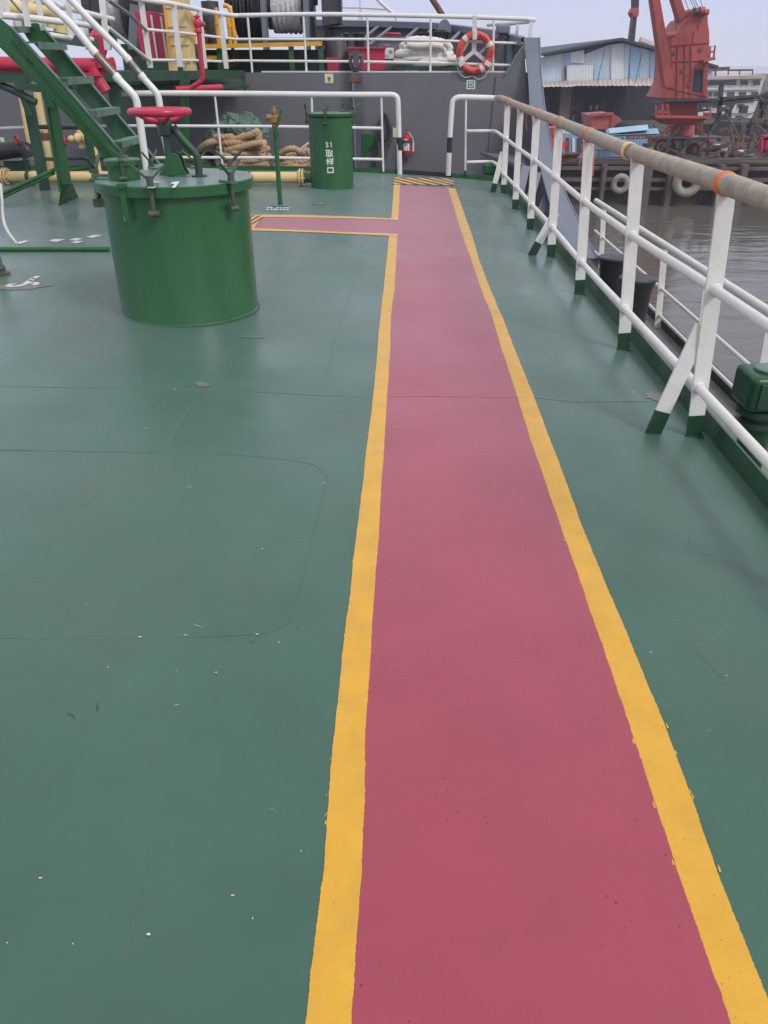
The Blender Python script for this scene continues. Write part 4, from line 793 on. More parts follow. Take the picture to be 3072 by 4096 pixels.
tag(ob('green_tarpaulin', mb, M['tarp'], ang=70), 'crumpled green tarpaulin thrown over the tall brown rope pile', 'tarpaulin')
# ================================================================ FORECASTLE GEAR
# winch with rope drums
wn = thing('mooring_winch', 'dark mooring winch with drums of silver rope behind the forecastle rail', 'winch', Q(1000, 280, 20))
def hawser(x0, x1, ybot, Y, rad, parent, fl=True):
    a = Q(x0, ybot, Y); b = Q(x1, ybot, Y); cz = a.z + rad; cy = Y + rad
    rr = .068; n = int((b.x - a.x) / (rr * 1.75)); mb = MB(); pts = []
    for i in range(n * 36 + 1):
        th = 2 * math.pi * i / 36; x = a.x + rr + (b.x - a.x - 2 * rr) * i / (n * 36); q = rad - rr + .012 * mn.noise(Vector((x * 5, th * .3, 0)))
        pts.append((x, cy + q * math.sin(th), cz + q * math.cos(th)))
    mb.tube(pts, rr, 12, lob=4, amp=.2, tw=14)
    ob('rope_drum', mb, M['srope'], parent)
    ob('drum_core', MB().tube([(a.x - .05, cy, cz), (b.x + .05, cy, cz)], rad - rr * 1.2, 30), M['dgrey'], parent)
    if fl:
        for x in (a.x - .05, b.x + .05): ob('drum_flange', MB().lathe([(0, -.02), (rad * 1.05, -.02), (rad * 1.05, .02), (0, .02)], (x, cy, cz), (1, 0, 0), 40), M['dgrey'], parent)
    return cy, cz
cy, cz = hawser(1072, 1212, 132, 19.6, .62, wn, False)
a = Q(1045, 100, 19.8)
ob('bearing_post', MB().box((Q(1057, 100, 19.5).x, 19.6, ZF + 1.1), (.10, .3, 2.2)), M['grey2'], wn); ob('bearing_post', MB().box((Q(1226, 100, 19.5).x, 19.6, ZF + 1.0), (.10, .3, 2.0)), M['grey2'], wn)
for px, r_, m in ((1040, .62, 'dgrey'), (1018, .74, 'black'), (985, .66, 'dgrey'), (955, .6, 'black')):
    ob('gear_wheel', MB().lathe([(0, -.06), (r_, -.06), (r_, -.02), (r_ * .9, -.015), (r_ * .9, .015), (r_, .02), (r_, .06), (0, .06)], (Q(px, 100, 19.9).x, 20.2, cz - .1), (1, 0, 0), 44), M[m], wn)
ob('gear_housing', boxpx(MB(), 945, -60, 1045, 172, 20.1, .9), M['dgrey'], wn, bevel=.06)
ob('gear_housing', boxpx(MB(), 1222, -20, 1255, 165, 19.9, .6), M['dgrey'], wn, bevel=.05)
ob('drum_shaft', MB().tube([(Q(900, 100, 20).x, cy, cz), (Q(1270, 100, 20).x, cy, cz)], .09, 16), M['dgrey'], wn)
ob('bed_frame', boxpx(MB(), 900, 150, 1290, 178, 19.5, 1.3), M['dgrey'], wn, bevel=.01)
wn2 = thing('mooring_winch', 'dark mooring winch with a silver rope drum behind the stair handrail', 'winch', Q(470, 280, 18))
hawser(424, 500, 158, 17.2, .62, wn2, False)
ob('drum_flange', MB().lathe([(0, -.03), (.74, -.03), (.74, .03), (0, .03)], (Q(514, 100, 17.4).x, 17.8, Q(500, 158, 17.2).z + .62), (1, 0, 0), 44), M['dgrey'], wn2)
ob('bearing_post', MB().bar(Q(543, 20, 17.2), Q(535, 200, 17.2), .16, .2), M['grey2'], wn2); ob('gear_housing', boxpx(MB(), 500, -60, 560, 110, 17.6, .8), M['dgrey'], wn2, bevel=.04)
ob('gear_housing', boxpx(MB(), 330, -40, 405, 170, 17.6, .8), M['dgrey'], wn2, bevel=.04)
for px in (345, 380): ob('frame_post', MB().bar(Q(px, -20, 16.8), Q(px + 14, 200, 16.8), .10, .12), M['dgrey'], wn2)
# yellow grating platform on green legs
yp = thing('winch_platform', 'yellow edged platform on green legs below the winch', 'platform', Q(1100, 285, 18.8))
a = Q(500, 190, 18.6); b = Q(1288, 178, 18.6)
ob('edge_beam', MB().bar(Q(500, 195, 18.2), Q(1288, 174, 18.2), .04, .075, (0, 1, 0)), M['orangey'], yp)
ob('floor_plate', MB().prism([Q(500, 194, 18.22), Q(1288, 174, 18.22), Q(1288, 174, 18.22) + Vector((0, 1.1, 0)), Q(500, 194, 18.22) + Vector((0, 1.1, 0))], (0, 0, .02)), M['dgreen'], yp)
ob('lower_beam', MB().bar(Q(500, 236, 18.3), Q(914, 229, 18.3), .04, .07, (0, 1, 0)), M['orangey'], yp)
for px in (1167, 1285, 880, 640, 560): ob('leg', MB().bar(Q(px - 3, 184, 18.3), Q(px + 4, 288, 18.3), .10, .10), M['green'], yp)
ob('back_plate', MB().box(((a.x + b.x) / 2, 19.35, ZF + .2), (b.x - a.x, .04, .42)), M['dgreen'], yp)
# yellow hoops
hp = thing('ladder_hoop', 'pair of bent yellow handrail pipes rising from the winch platform', 'handrail', Q(900, 178, 18.3))
for pts in ([(864, 30), (868, 100), (876, 178)], [(893, 22), (912, 26), (924, 52), (934, 120), (941, 176)], [(911, 64), (917, 110), (922, 176)]):
    ob('hoop_pipe', MB().tube(smooth_path([Q(*p, 18.3) for p in pts]), .042, 10), M['orangey'], hp)
for p in ((867, 85), (917, 95), (936, 130)): ob('sleeve', MB().tube([Q(*p, 18.3), Q(p[0] + 2, p[1] + 16, 18.3)], .055, 10), M['orangey'], hp)
hp2 = thing('ladder_hoop', 'yellow handrail hoop just right of the tall cream locker', 'handrail', Q(770, 178, 18.3))
ob('hoop_pipe', MB().tube(smooth_path([Q(745, 47, 18.3), Q(762, 52, 18.3), Q(772, 72, 18.3), Q(775, 120, 18.3), Q(777, 182, 18.3)]), .042, 10), M['orangey'], hp2); ob('hoop_pipe', MB().tube(smooth_path([Q(742, 60, 18.6), Q(752, 66, 18.6), Q(756, 120, 18.6), Q(758, 182, 18.6)]), .035, 10), M['orangey'], hp2)
# motor and pipework clutter between hoops
mo = thing('winch_motor', 'dark hydraulic motor with rusty pipes behind the yellow hoops', 'motor', Q(850, 180, 19))
ob('motor_body', MB().lathe([(0, 0), (.2, 0), (.24, .06), (.24, .5), (.18, .56), (.18, .75), (0, .75)], Q(855, 185, 19.2) + Vector((0, 0, .05)), n=24), M['dgrey'], mo)
ob('motor_base', boxpx(MB(), 820, 150, 905, 180, 19.0, .5), M['rust'], mo)
for pts in ([(815, 120), (823, 150), (822, 180)], [(930, 190), (935, 230), (920, 250)], [(946, 205), (950, 245), (935, 262), (915, 265)], [(830, 262), (870, 268), (890, 262)]): ob('oil_pipe', MB().tube(smooth_path([Q(*p, 18.7) for p in pts]), .035, 8), M['rust'], mo)
tag(ob('cream_mast_pipe', MB().tube([Q(838, -40, 19.5), Q(832, 60, 19.5), Q(818, 130, 19.5)], .05, 10), M['cream']), 'slim cream pipe rising behind the yellow hoops', 'pipe')
# dark container upper right of winch
kb = thing('chain_stopper_box', 'dark square chest above the grey conical fairlead', 'chest', Q(1322, 90, 19.6))
ob('chest_body', MB().prism([Q(1281, -70, 19.6), Q(1360, -70, 19.6), Q(1362, 92, 19.6), Q(1345, 96, 19.6), Q(1290, 106, 19.6)], (0, .7, 0)), M['dgrey'], kb, bevel=.01); ob('chest_edge', MB().bar(Q(1358, -60, 19.58), Q(1361, 95, 19.58), .05, .03), M['black'], kb)
ob('chest_leg', boxpx(MB(), 1300, 100, 1352, 280, 19.9, .3), M['dgrey'], kb)
# conical fairlead
f0 = Q(1347, 283, 19.2); f0.z = ZF; ht = Q(1340, 105, 19.2).z - ZF
fl2 = thing('roller_fairlead', 'grey conical fairlead with a black flanged head on the forecastle', 'fairlead', f0)
ob('cone', MB().lathe([(.36, 0), (.33, .05), (.25, ht * .5), (.19, ht * .78), (.2, ht * .80)], f0, n=32), M['dgrey'], fl2)
ob('head', MB().lathe([(.17, ht * .8), (.12, ht * .84), (.13, ht * .93), (.2, ht * .97), (.2, ht), (0, ht)], f0, n=32), M['black'], fl2)
# bollards on forecastle
def fb(px, ytop, Y, w, lab):
    p = Q(px, ytop, Y); r = w / 3640 * Y / 2
    bollard('bollard', p.x, Y + r, ZF, r * .95, p.z - ZF, M['black'], lab, 'bollard', 'bollards on the forecastle')
fb(1377, 130, 21.3, 38, 'black bollard just right of the conical fairlead'); fb(1434, 129, 20.6, 52, 'black bollard standing over the big red chest')
fb(1707, 126, 20.2, 52, 'left bollard of the pair behind the white rope pile'); fb(1768, 123, 19.9, 68, 'right bollard of the pair behind the white rope pile')
# companion hatch with red wheel
ch = thing('hatch_trunk', 'grey forecastle hatch box with a red handwheel on top and a white notice', 'hatch', Q(1570, 280, 19.4))
ob('trunk_box', boxpx(MB(), 1516, 158, 1612, 284, 19.4, 1.0), M['grey'], ch, bevel=.01)
ob('lid', boxpx(MB(), 1508, 147, 1622, 157, 19.35, 1.1), M['grey'], ch, bevel=.008)
wc = Q(1569, 136, 19.7); mb = MB().torus(wc, .165, .022, n=40, m=10); mb.tube([wc - Vector((.16, 0, 0)), wc + Vector((.16, 0, 0))], .014, 8); mb.tube([wc - Vector((0, .16, 0)), wc + Vector((0, .16, 0))], .014, 8); mb.tube([wc, wc - Vector((0, 0, .12))], .025, 10); ob('handwheel', mb, M['pink'], ch)
nb = ob('notice_board', boxpx(MB(), 1541, 191, 1575, 235, 19.38, .012), M['signw'], ch)
mb = MB()
random.seed(5)
for r_ in range(3):
    for k in range(3): boxpx(mb, 1556 + k * 5, 200 + r_ * 5, 1559.5 + k * 5, 203.5 + r_ * 5, 19.375, .004)
for q in ((1541, 222, 1553, 224), (1551, 222, 1553, 233)): boxpx(mb, *q, 19.375, .004)
ob('notice_print', mb, M['grey2'], nb)
mb = MB()
for k in range(4):
    for _ in range(3): x = 1535 + k * 8 + random.uniform(0, 3); y = 177 + random.uniform(0, 5); boxpx(mb, x, y, x + 3.2, y + 2.0, 19.385, .006)
ob('stencil_marks', mb, M['wink'], ch)
# red chests
rb = thing('red_chest', 'large red fire chest with an overhanging lid behind the anchor shackle', 'chest', Q(1470, 280, 18.5))
ob('chest_body', boxpx(MB(), 1402, 196, 1539, 280, 18.55, .55), M['pink'], rb, bevel=.006); ob('chest_lid', boxpx(MB(), 1390, 188, 1543, 196, 18.5, .65), M['pink'], rb, bevel=.006)
for px in (1420, 1528): ob('foot', boxpx(MB(), px - 9, 280, px + 9, 292, 18.6, .1), M['dgreen'], rb)
rb2 = thing('fire_bucket_box', 'small red bucket box tapering downward beside the green platform leg', 'bucket', Q(1330, 285, 18.2))
ob('bucket_body', MB().prism([Q(1306, 238, 18.2), Q(1356, 238, 18.2), Q(1352, 286, 18.2), Q(1313, 286, 18.2)], (0, .26, 0)), M['pink'], rb2, bevel=.006); ob('bucket_rim', boxpx(MB(), 1302, 230, 1359, 238, 18.17, .32), M['pink'], rb2, bevel=.004)
# white rope pile on green pallet
a = Q(1590, 268, 18.3); b = Q(1826, 268, 18.3); z0 = a.z
pal = thing('green_pallet', 'low green steel pallet under the white mooring rope', 'pallet', ((a.x + b.x) / 2, 18.8, ZF))
ob('pallet_top', MB().box(((a.x + b.x) / 2, 18.8, z0 - .03), (b.x - a.x + .1, 1.1, .05)), M['dgreen'], pal)
for x in (a.x + .1, (a.x + b.x) / 2, b.x - .1): ob('foot', MB().box((x, 18.35, (ZF + z0 - .055) / 2), (.12, .1, z0 - .055 - ZF)), M['green'], pal)
wp = coilpile('white_rope_pile', 'broad heap of thick white mooring rope behind the forecastle rail', 'rope', (a.x + b.x) / 2, 18.85, z0 - .0, (b.x - a.x) - .08, 1.0, Q(1700, 168, 18.5).z - z0, .058, M['wrope'], 21, 8, .30, messy=.9)
mb = MB(); rope(mb, smooth_path([Q(1625, 170, 18.35), Q(1640, 160, 18.3), Q(1700, 158, 18.3), Q(1760, 166, 18.3), Q(1795, 182, 18.3), Q(1798, 200, 18.3)], 8), .06, 9, 14); rope(mb, smooth_path([Q(1628, 180, 18.3), Q(1680, 184, 18.25), Q(1730, 180, 18.25), Q(1770, 188, 18.25)], 8), .062, 9, 14); ob('loose_turn', mb, M['wrope'], wp, ang=85)
# two rope spools under/behind etc
fv = Q(2014, 140, 18.0)
gv = thing('grey_air_vent', 'grey square-headed air vent right of the life ring', 'vent', (fv.x, 18.05, ZF))
ob('vent_head', boxpx(MB(), 1988, 98, 2042, 136, 17.9, .28), M['grey2'], gv, bevel=.04); ob('collar', MB().lathe([(.11, 0), (.11, .05), (.07, .06), (.11, .12)], (fv.x, 18.04, Q(2014, 155, 18.0).z), n=20), M['dgrey'], gv)
ob('neck', MB().tube([(fv.x, 18.04, ZF), (fv.x, 18.04, Q(2014, 140, 18.0).z)], .085, 18), M['grey'], gv)
tag(ob('bow_pipe', MB().tube([(Q(2040, 200, 18).x, 18, ZF), (Q(2040, 200, 18).x, 18, Q(2040, 165, 18).z)], .08, 14), M['grey2']), 'grey upright pipe between the square air vent and the bulkhead end', 'pipe')
# pointed fairlead cheek
pc = thing('chock_cheek', 'blue grey rounded chock plate rising above the bow bulwark', 'chock', Q(1780, 130, 20.6))
ob('cheek_plate', MB().prism([Q(1751, 122, 20.4), Q(1755, 100, 20.4), Q(1763, 84, 20.4), Q(1775, 76, 20.4), Q(1788, 78, 20.4), Q(1798, 90, 20.4), Q(1805, 112, 20.4), Q(1806, 134, 20.4), Q(1784, 130, 20.4), Q(1780, 122, 20.4)], (0, .35, 0)), M['grey2'], pc, bevel=.01)
tag(ob('leaning_boom', MB().tube([Q(1700, -60, 32), Q(1731, 0, 32), Q(1771, 62, 32)], .10, 10), M['rust']), 'brown slanted boom in the sky above the bow', 'boom')
# ================================================================ LEFT: catwalk, stair, pipes
cw = thing('catwalk', 'green steel catwalk frame running from the stair toward the forecastle', 'catwalk', Q(700, 300, 15))
bA = Q(470, 308, 13.0); bB = Q(978, 298, 17.3)
mb = MB().bar(bA, bB, .03, .125, (1, -.4, 0)); ob('edge_beam', mb, M['dgreen'], cw)
up_ = Vector((0, 0, .06))
ob('floor_plate', MB().prism([bA + up_, bB + up_, bB + up_ + Vector((-2.2, .3, 0)), bA + up_ + Vector((-2.6, .2, 0))], (0, 0, .012)), M['dgreen'], cw)
ob('front_beam', MB().bar(bA + Vector((-2.6, .2, 0)), bA, .05, .12, (0, 1, 0)), M['dgreen'], cw)
def gpost(px0, py0, px1, py1, Y, w=.12, m='green', nm='support_post', par=cw): return ob(nm, MB().bar(Q(px0, py0, Y), Q(px1, py1, Y), w, w * .8), M[m], par)
gpost(735, 322, 752, 700, 14.8); gpost(450, 322, 505, 640, 13.3, .16, 'dgreen'); gpost(970, 305, 982, 360, 17.2, .06, 'dgreen')
ob('knee_plate', MB().prism([Q(706, 316, 14.78), Q(760, 315, 14.9), Q(748, 372, 14.8), Q(728, 372, 14.8)], (0, .05, 0)), M['green'], cw)
ob('cross_beam', MB().bar(Q(560, 345, 15.5), Q(975, 335, 16.9), .05, .08), M['dgreen'], cw)
ob('cable_tray', MB().bar(Q(300, 350, 13.5), Q(975, 345, 16.8), .3, .05, (0, 1, 0)), M['dgreen'], cw)
# stair
st = thing('ladder_stair', 'steep green stair climbing left with flat treads', 'stair', Q(480, 600, 8.3))
YN, YR2 = 8.0, 8.70
near = [(-60, 60), (0, 72), (43, 106), (229, 309), (309, 400), (482, 602), (620, 762), (520, 762), (429, 636), (217, 400), (0, 183), (-60, 150)]
ob('stringer', MB().prism([Q(*p, YN) for p in near], (0, -.012, 0)), M['green'], st)
for off in ((43, 106, 229, 309), (229, 309, 309, 400), (309, 400, 482, 602), (482, 602, 620, 762)): 
    a = Q(off[0], off[1], YN); b = Q(off[2], off[3], YN); ob('stringer_flange', MB().bar(a, b, .05, .010, (0, 1, 0)), M['tread'], st)
for l in (((0, 183), (217, 400)), ((217, 400), (429, 636)), ((50, 150), (300, 440)), ((300, 440), (470, 640))): ob('stringer_flange', MB().bar(Q(*l[0], YN - .02), Q(*l[1], YN - .02), .05, .008, (0, 1, 0)), M['green'], st)
for (a, b) in (((108, 235), (130, 258)), ((285, 425), (312, 460)), ((345, 495), (362, 520))):
    ob('slot', MB().bar(Q(*a, YN - .014), Q(*b, YN - .014), .022, .004), M['black'], st)
far = [(100, 106), (130, 92), (150, 92), (170, 106), (506, 500), (651, 670), (760, 800), (680, 800), (560, 670), (424, 500), (86, 118)]
ob('stringer', MB().prism([Q(*p, YR2) for p in far], (0, .012, 0)), M['green'], st)
for a, b in (((170, 106), (506, 500)), ((506, 500), (651, 670))): ob('stringer_flange', MB().bar(Q(*a, YR2 - .02), Q(*b, YR2 - .02), .05, .010, (0, 1, 0)), M['tread'], st)
tr = [(-3.31, 1.715), (-3.10, 1.435), (-2.885, 1.17), (-2.69, .91), (-2.48, .65), (-2.27, .39)]
for x, z in tr:
    mb = MB(); mb.box((x - .01, 8.355, z), (.115, .68, .012)); mb.box((x + .045, 8.355, z - .026), (.008, .68, .052)); ob('tread', mb, M['tread'], st)
ob('top_landing', MB().prism([Q(43, 106, YN), Q(122, 106, YR2), Q(-260, 112, YR2), Q(-260, 112, YN)], (0, 0, -.05)), M['tread'], st)
ob('top_cheek', MB().prism([Q(112, 106, YR2 - .03), Q(135, 93, YR2 - .03), Q(165, 103, YR2 - .03), Q(222, 182, YR2 - .03), Q(120, 170, YR2 - .03), Q(95, 130, YR2 - .03)], (0, .02, 0)), M['green'], st)
hr = thing('stair_handrail', 'nearer thick white stair handrail with a bare metal sleeve', 'handrail', Q(586, 690, 7.95), 'stair handrails')
def hand(pts, Y, s0, s1, par):
    P = [Q(*p, Y) for p in pts]; ob('handrail_pipe', MB().tube(smooth_path(P), .033, 16), M['white'], par); a = Q(*s0, Y); b = Q(*s1, Y)
    ob('bare_sleeve', MB().tube([a, b], .0345, 16), M['steel'], par)
    for p in (a, b): d = (b - a).normalized(); ob('weld_collar', MB().tube([p - d * .03, p + d * .02], .037, 16), M['white'], par)
hand([(120, -70), (178, 0), (284, 96), (376, 207), (475, 318), (522, 366), (543, 396), (552, 440), (562, 500), (590, 700)], 7.95, (378, 209), (470, 312), hr)
hr2 = thing('stair_handrail', 'farther thick white stair handrail with a bare metal sleeve', 'handrail', Q(675, 617, 8.75), 'stair handrails')
hand([(220, -70), (284, 0), (386, 106), (463, 183), (511, 236), (574, 313), (615, 358), (632, 385), (640, 430), (646, 497), (678, 640)], 8.75, (513, 238), (570, 308), hr2)
# rails at the stair head
tr_ = thing('stair_head_railing', 'white flat-bar railing at the head of the stair, top left', 'railing', Q(120, 106, 8.0))
for a, b, y, w_ in (((92, -40), (112, 106), 8.0, .052), ((150, -10), (173, 122), 8.4, .046), ((270, -40), (284, 150), 9.0, .056), ((330, 40), (351, 160), 9.6, .045), ((403, -40), (430, 200), 10.0, .066), ((0, -10), (6, 72), 8.0, .045), ((20, -10), (34, 60), 8.6, .045)):
    ob('flat_post', MB().bar(Q(*a, y), Q(*b, y), w_, .012, (1, 0, 0)), M['white'], tr_)
for pts, r_ in (([(5, 61, 8.0), (120, 72, 8.2), (250, 88, 8.5)], .028), ([(130, -5, 8.4), (260, 30, 9.1), (402, 66, 10), (450, 77, 10.5)], .028), ([(290, 92, 9.0), (375, 105, 9.6)], .026), ([(292, 85, 9.3), (364, 84, 10)], .022), ([(188, 138, 8.7), (283, 152, 9.0)], .024), ([(345, 158, 9.6), (368, 157, 9.8)], .024), ([(36, -10, 9), (92, 55, 9.4)], .014)):
    ob('rail_bar', MB().tube([Q(*p) for p in pts], r_, 12), M['white'], tr_)
for x0, x1 in ((118, 143), (60, 84)): ob('pale_panel', boxpx(MB(), x0, 70, x1, 104, 9.0, .01), M['tape'], tr_)
ob('side_beam', MB().bar(Q(190, 145, 9.2), Q(390, 175, 10.8), .03, .10, (1, 0, 0)), M['dgreen'], cw)
# cream pipes top left
cp_ = thing('cream_vent_pipe', 'fat cream pipe with elbows at the top left behind the stair rails', 'pipe', Q(200, 120, 13))
ob('pipe_run', MB().tube(smooth_path([Q(-60, 22, 12), Q(40, 34, 12.3), Q(120, 40, 12.6), Q(180, 42, 12.8), Q(215, 55, 12.9), Q(236, 85, 13), Q(243, 140, 13)]), .095, 20), M['cream'], cp_)
ob('branch', MB().tube([Q(76, 50, 12.7), Q(80, 110, 12.7)], .085, 18), M['cream'], cp_); ob('branch', MB().tube([Q(203, 80, 12.9), Q(204, 112, 12.9)], .07, 18), M['cream'], cp_); ob('flange', MB().tube([Q(118, -10, 12.7), Q(124, 20, 12.7)], .13, 20), M['cream'], cp_)
# red foam main
rm = thing('fire_main_pipe', 'fat red fire main with a red valve passing behind the green stair', 'pipe', Q(300, 258, 11.2))
ob('pipe_run', MB().tube([Q(-80, 255, 11.2), Q(0, 256, 11.2), Q(225, 260, 11.3), Q(440, 262, 11.4)], .083, 22), M['pink'], rm); ob('pipe_end', MB().lathe([(0, 0), (.095, 0), (.095, .03), (.083, .04)], Q(455, 262, 11.4), (-1, 0, 0), 24), M['pink'], rm)
vb_ = Q(398, 190, 11.3)
ob('valve_body', MB().lathe([(.07, -.22), (.06, -.1), (.085, -.05), (.09, .05), (.1, .08), (.1, .13), (.06, .18), (0, .21)], vb_, n=24).tube([vb_ + Vector((-.14, 0, .03)), vb_ + Vector((.14, 0, .03))], .06, 14), M['pink'], rm)
ob('branch', MB().tube([Q(372, 270, 11.3), Q(392, 320, 11.3), Q(425, 368, 11.3)], [.075, .075, .07], 18), M['pink'], rm); ob('flange', MB().lathe([(.0, 0), (.12, 0), (.12, .04), (0, .04)], Q(366, 290, 11.25), (0, 0, -1), 24), M['pink'], rm)
ob('lower_pipe', MB().tube([Q(700, 358, 14.6), Q(760, 356, 14.8), Q(885, 350, 15.4)], .05, 14), M['pink'], rm)
# hydrant
hy_ = thing('fire_hydrant', 'slim red hydrant pipe topped by a valve in front of the forecastle rail', 'hydrant', Q(812, 310, 14.6)); YH = 14.6
ob('riser', MB().tube(smooth_path([Q(795, 126, YH), Q(803, 220, YH), Q(811, 300, YH), Q(806, 322, YH), Q(790, 335, YH), Q(762, 352, YH)]), .039, 16), M['pink'], hy_)
mb = MB().lathe([(.045, -.03), (.06, -.02), (.06, .02), (.05, .04), (.065, .07), (.07, .12), (.055, .16), (.03, .18), (.016, .2), (.016, .23)], Q(793, 124, YH), n=20); mb.tube([Q(793, 98, YH), Q(814, 96, YH)], .035, 12); mb.lathe([(0, 0), (.055, 0), (.055, .02), (0, .02)], Q(787, 69, YH), n=20); ob('valve', mb, M['pink'], hy_); ob('outlet_cap', MB().tube([Q(813, 96, YH), Q(820, 95, YH)], .03, 12), M['brass'], hy_)
# red locker and cream locker
rl = thing('red_locker', 'tall red locker with two white strips behind the forecastle side rail', 'locker', Q(610, 238, 16)); YL = 16.2
ob('cabinet', MB().prism([Q(538, 45, YL), Q(545, 42, YL), Q(634, 50, YL), Q(640, 56, YL), Q(664, 234, YL), Q(570, 240, YL), Q(553, 150, YL)], (0, .5, 0)), M['pink'], rl, bevel=.01)
for a, b in (((604, 60), (630, 238)), ((643, 66), (669, 238))): ob('white_strip', MB().bar(Q(*a, YL - .03), Q(*b, YL - .03), .035, .02), M['tape'], rl)
cl = thing('cream_locker', 'tall cream steel locker with ribs behind the forecastle side rail', 'locker', Q(720, 288, 16)); YC = 15.9
ob('cabinet', MB().prism([Q(645, -60, YC), Q(732, -60, YC), Q(737, 30, YC), Q(768, 286, YC), Q(676, 288, YC)], (0, .45, 0)), M['cream'], cl, bevel=.012)
for y in (28, 104, 140, 178, 250): ob('rib', MB().bar(Q(664 + (y - 28) * .11, y, YC - .01), Q(738 + (y - 28) * .12, y - 2, YC - .01), .02, .03, (0, 1, 0)), M['cream'], cl)
ob('side_ladder', MB().bar(Q(656, 20, YC - .03), Q(684, 235, YC - .03), .03, .03), M['orangey'], cl)
ob('door_panel', boxpx(MB(), 686, 255, 760, 284, YC - .015, .01), M['cream'], cl)
tag(ob('dark_cabinet', boxpx(MB(), 588, -60, 652, 180, 17.2, .8), M['dgrey'], bevel=.02), 'dark machinery cabinet behind the tall red locker', 'cabinet')
tag(ob('platform_shadow_beam', MB().bar(Q(500, 236, 17.4), Q(790, 236, 17.4), .3, .5, (0, 1, 0)), M['dgreen']), 'dark green girder standing in for the shade below the red and cream lockers', 'girder')  # dark beam added to stand in for the shadow under the platform
# ---- lower left frame
lf = thing('pipe_rack', 'green pipe rack frame with a gusseted leg left of the big hatch', 'rack', D(250, 815)); 
g = [D(233, 823), D(313, 790)]; Yg = g[0].y
ob('leg', MB().prism([Q(178, 340, Yg), Q(214, 340, Yg), Q(285, 735, Yg), Q(248, 740, Yg)], (0, .02, 0)).bar(Q(180, 340, Yg + .03), Q(247, 765, Yg + .03), .02, .12, (1, 0, 0)), M['green'], lf)
ob('gusset', MB().prism([g[0] + Vector((0, 0, -.01)), g[1] + Vector((0, 0, -.01)), Q(283, 722, Yg + .1), Q(247, 722, Yg)], (0, .015, 0)), M['green'], lf)
ob('leg', MB().bar(Q(108, 380, 11.3), Q(182, 762, 11.3), .11, .10), M['dgreen'], lf)
ob('leg', MB().bar(Q(345, 500, 11.8), Q(382, 730, 11.8), .09, .08), M['dgreen'], lf); ob('leg', MB().bar(Q(60, 300, 11.0), Q(118, 460, 11.0), .06, .06), M['dgreen'], lf)
ob('rack_beam', MB().bar(Q(-60, 315, 11), Q(115, 315, 11), .08, .14), M['dgreen'], lf); ob('rack_beam', MB().tube([Q(-20, 330, 11), Q(60, 365, 11), Q(145, 410, 11)], .045, 12), M['dgreen'], lf); ob('rack_beam', MB().bar(Q(70, 340, 11), Q(160, 352, 11), .08, .16), M['dgreen'], lf)
ob('knee_plate', MB().prism([Q(165, 320, Yg - .03), Q(222, 430, Yg - .03), Q(190, 430, Yg - .03), Q(168, 380, Yg - .03)], (0, .015, 0)), M['green'], lf)
ob('cross_bar', MB().tube([Q(150, 508, 11.9), Q(230, 508, 11.9), Q(320, 510, 11.9)], .03, 10), M['foot'], lf); ob('cross_bar', MB().tube([Q(170, 637, 11.9), Q(300, 634, 11.9), Q(420, 630, 11.9)], .024, 10), M['foot'], lf)
ob('cross_bar', MB().tube([Q(180, 690, 11.9), Q(300, 678, 11.9), Q(375, 668, 11.9)], .024, 10), M['green'], lf)
dp = thing('hose_boom', 'two parallel green tubes slanting up toward the pipe rack at the left edge', 'tubes', Q(100, 740, 10.6))
for dy in (0, 16): ob('boom_tube', MB().tube([Q(-40, 790 + dy, 10.2), Q(10, 772 + dy, 10.3), Q(205, 684 + dy * .8, 11.2), Q(218, 678 + dy * .8, 11.2)], .024, 12), M['green'], dp)
ob('end_bracket', MB().prism([Q(185, 690, 11.25), Q(205, 676, 11.25), Q(228, 682, 11.25), Q(205, 700, 11.25)], (0, .04, 0)), M['cream'], dp)
for i, (a, b, r_, y, lab) in enumerate((((84, 380), (122, 590), .042, 12.6, 'cream upright pipe left of the dark rack leg'), ((148, 370), (206, 690), .052, 12.4, 'thick rusty-jointed cream upright pipe between the two rack legs'), ((374, 583), (397, 695), .045, 12.6, 'slim cream upright pipe behind the foot of the stair'))):
    u = thing('upright_pipe', lab, 'pipe', Q(*b, y), 'cream upright pipes at the rack'); ob('pipe_run', MB().tube([Q(*a, y), Q(*b, y)], r_, 18), M['cream'], u)
    if i == 1: ob('rusty_joint', MB().lathe([(.055, -.05), (.068, -.04), (.068, .04), (.055, .05)], Q(180, 545, y), n=24), M['rust'], u); ob('flange', MB().tube([Q(167, 512, y), Q(168, 520, y)], .08, 20), M['cream'], u)
bpz = thing('black_cargo_pipe', 'fat black pipe with an elbow at the left edge above its white flange', 'pipe', Q(60, 600, 12.2))
ob('pipe_run', MB().tube(smooth_path([Q(-80, 612, 12.2), Q(0, 606, 12.2), Q(60, 597, 12.2), Q(100, 600, 12.2), Q(120, 625, 12.2)]), .115, 22), M['black'], bpz)
ob('flange', MB().bar(Q(75, 633, 12.2), Q(137, 633, 12.2), .03, .02, (0, 0, 1)), M['tape'], bpz); ob('foot_box', boxpx(MB(), 18, 643, 86, 690, 12.4, .3), M['dgreen'], bpz)
hwl = thing('red_handwheel_valve', 'cream valve with a small red handwheel beyond the stair foot', 'valve', Q(300, 560, 12.6))
ob('handwheel', MB().torus(Q(259, 563, 12.6), .075, .014, (1, .35, .0), 28, 8).tube([Q(256, 545, 12.6), Q(262, 582, 12.6)], .01, 6).tube([Q(254, 565, 12.6), Q(285, 563, 12.6)], .012, 8), M['pink'], hwl)
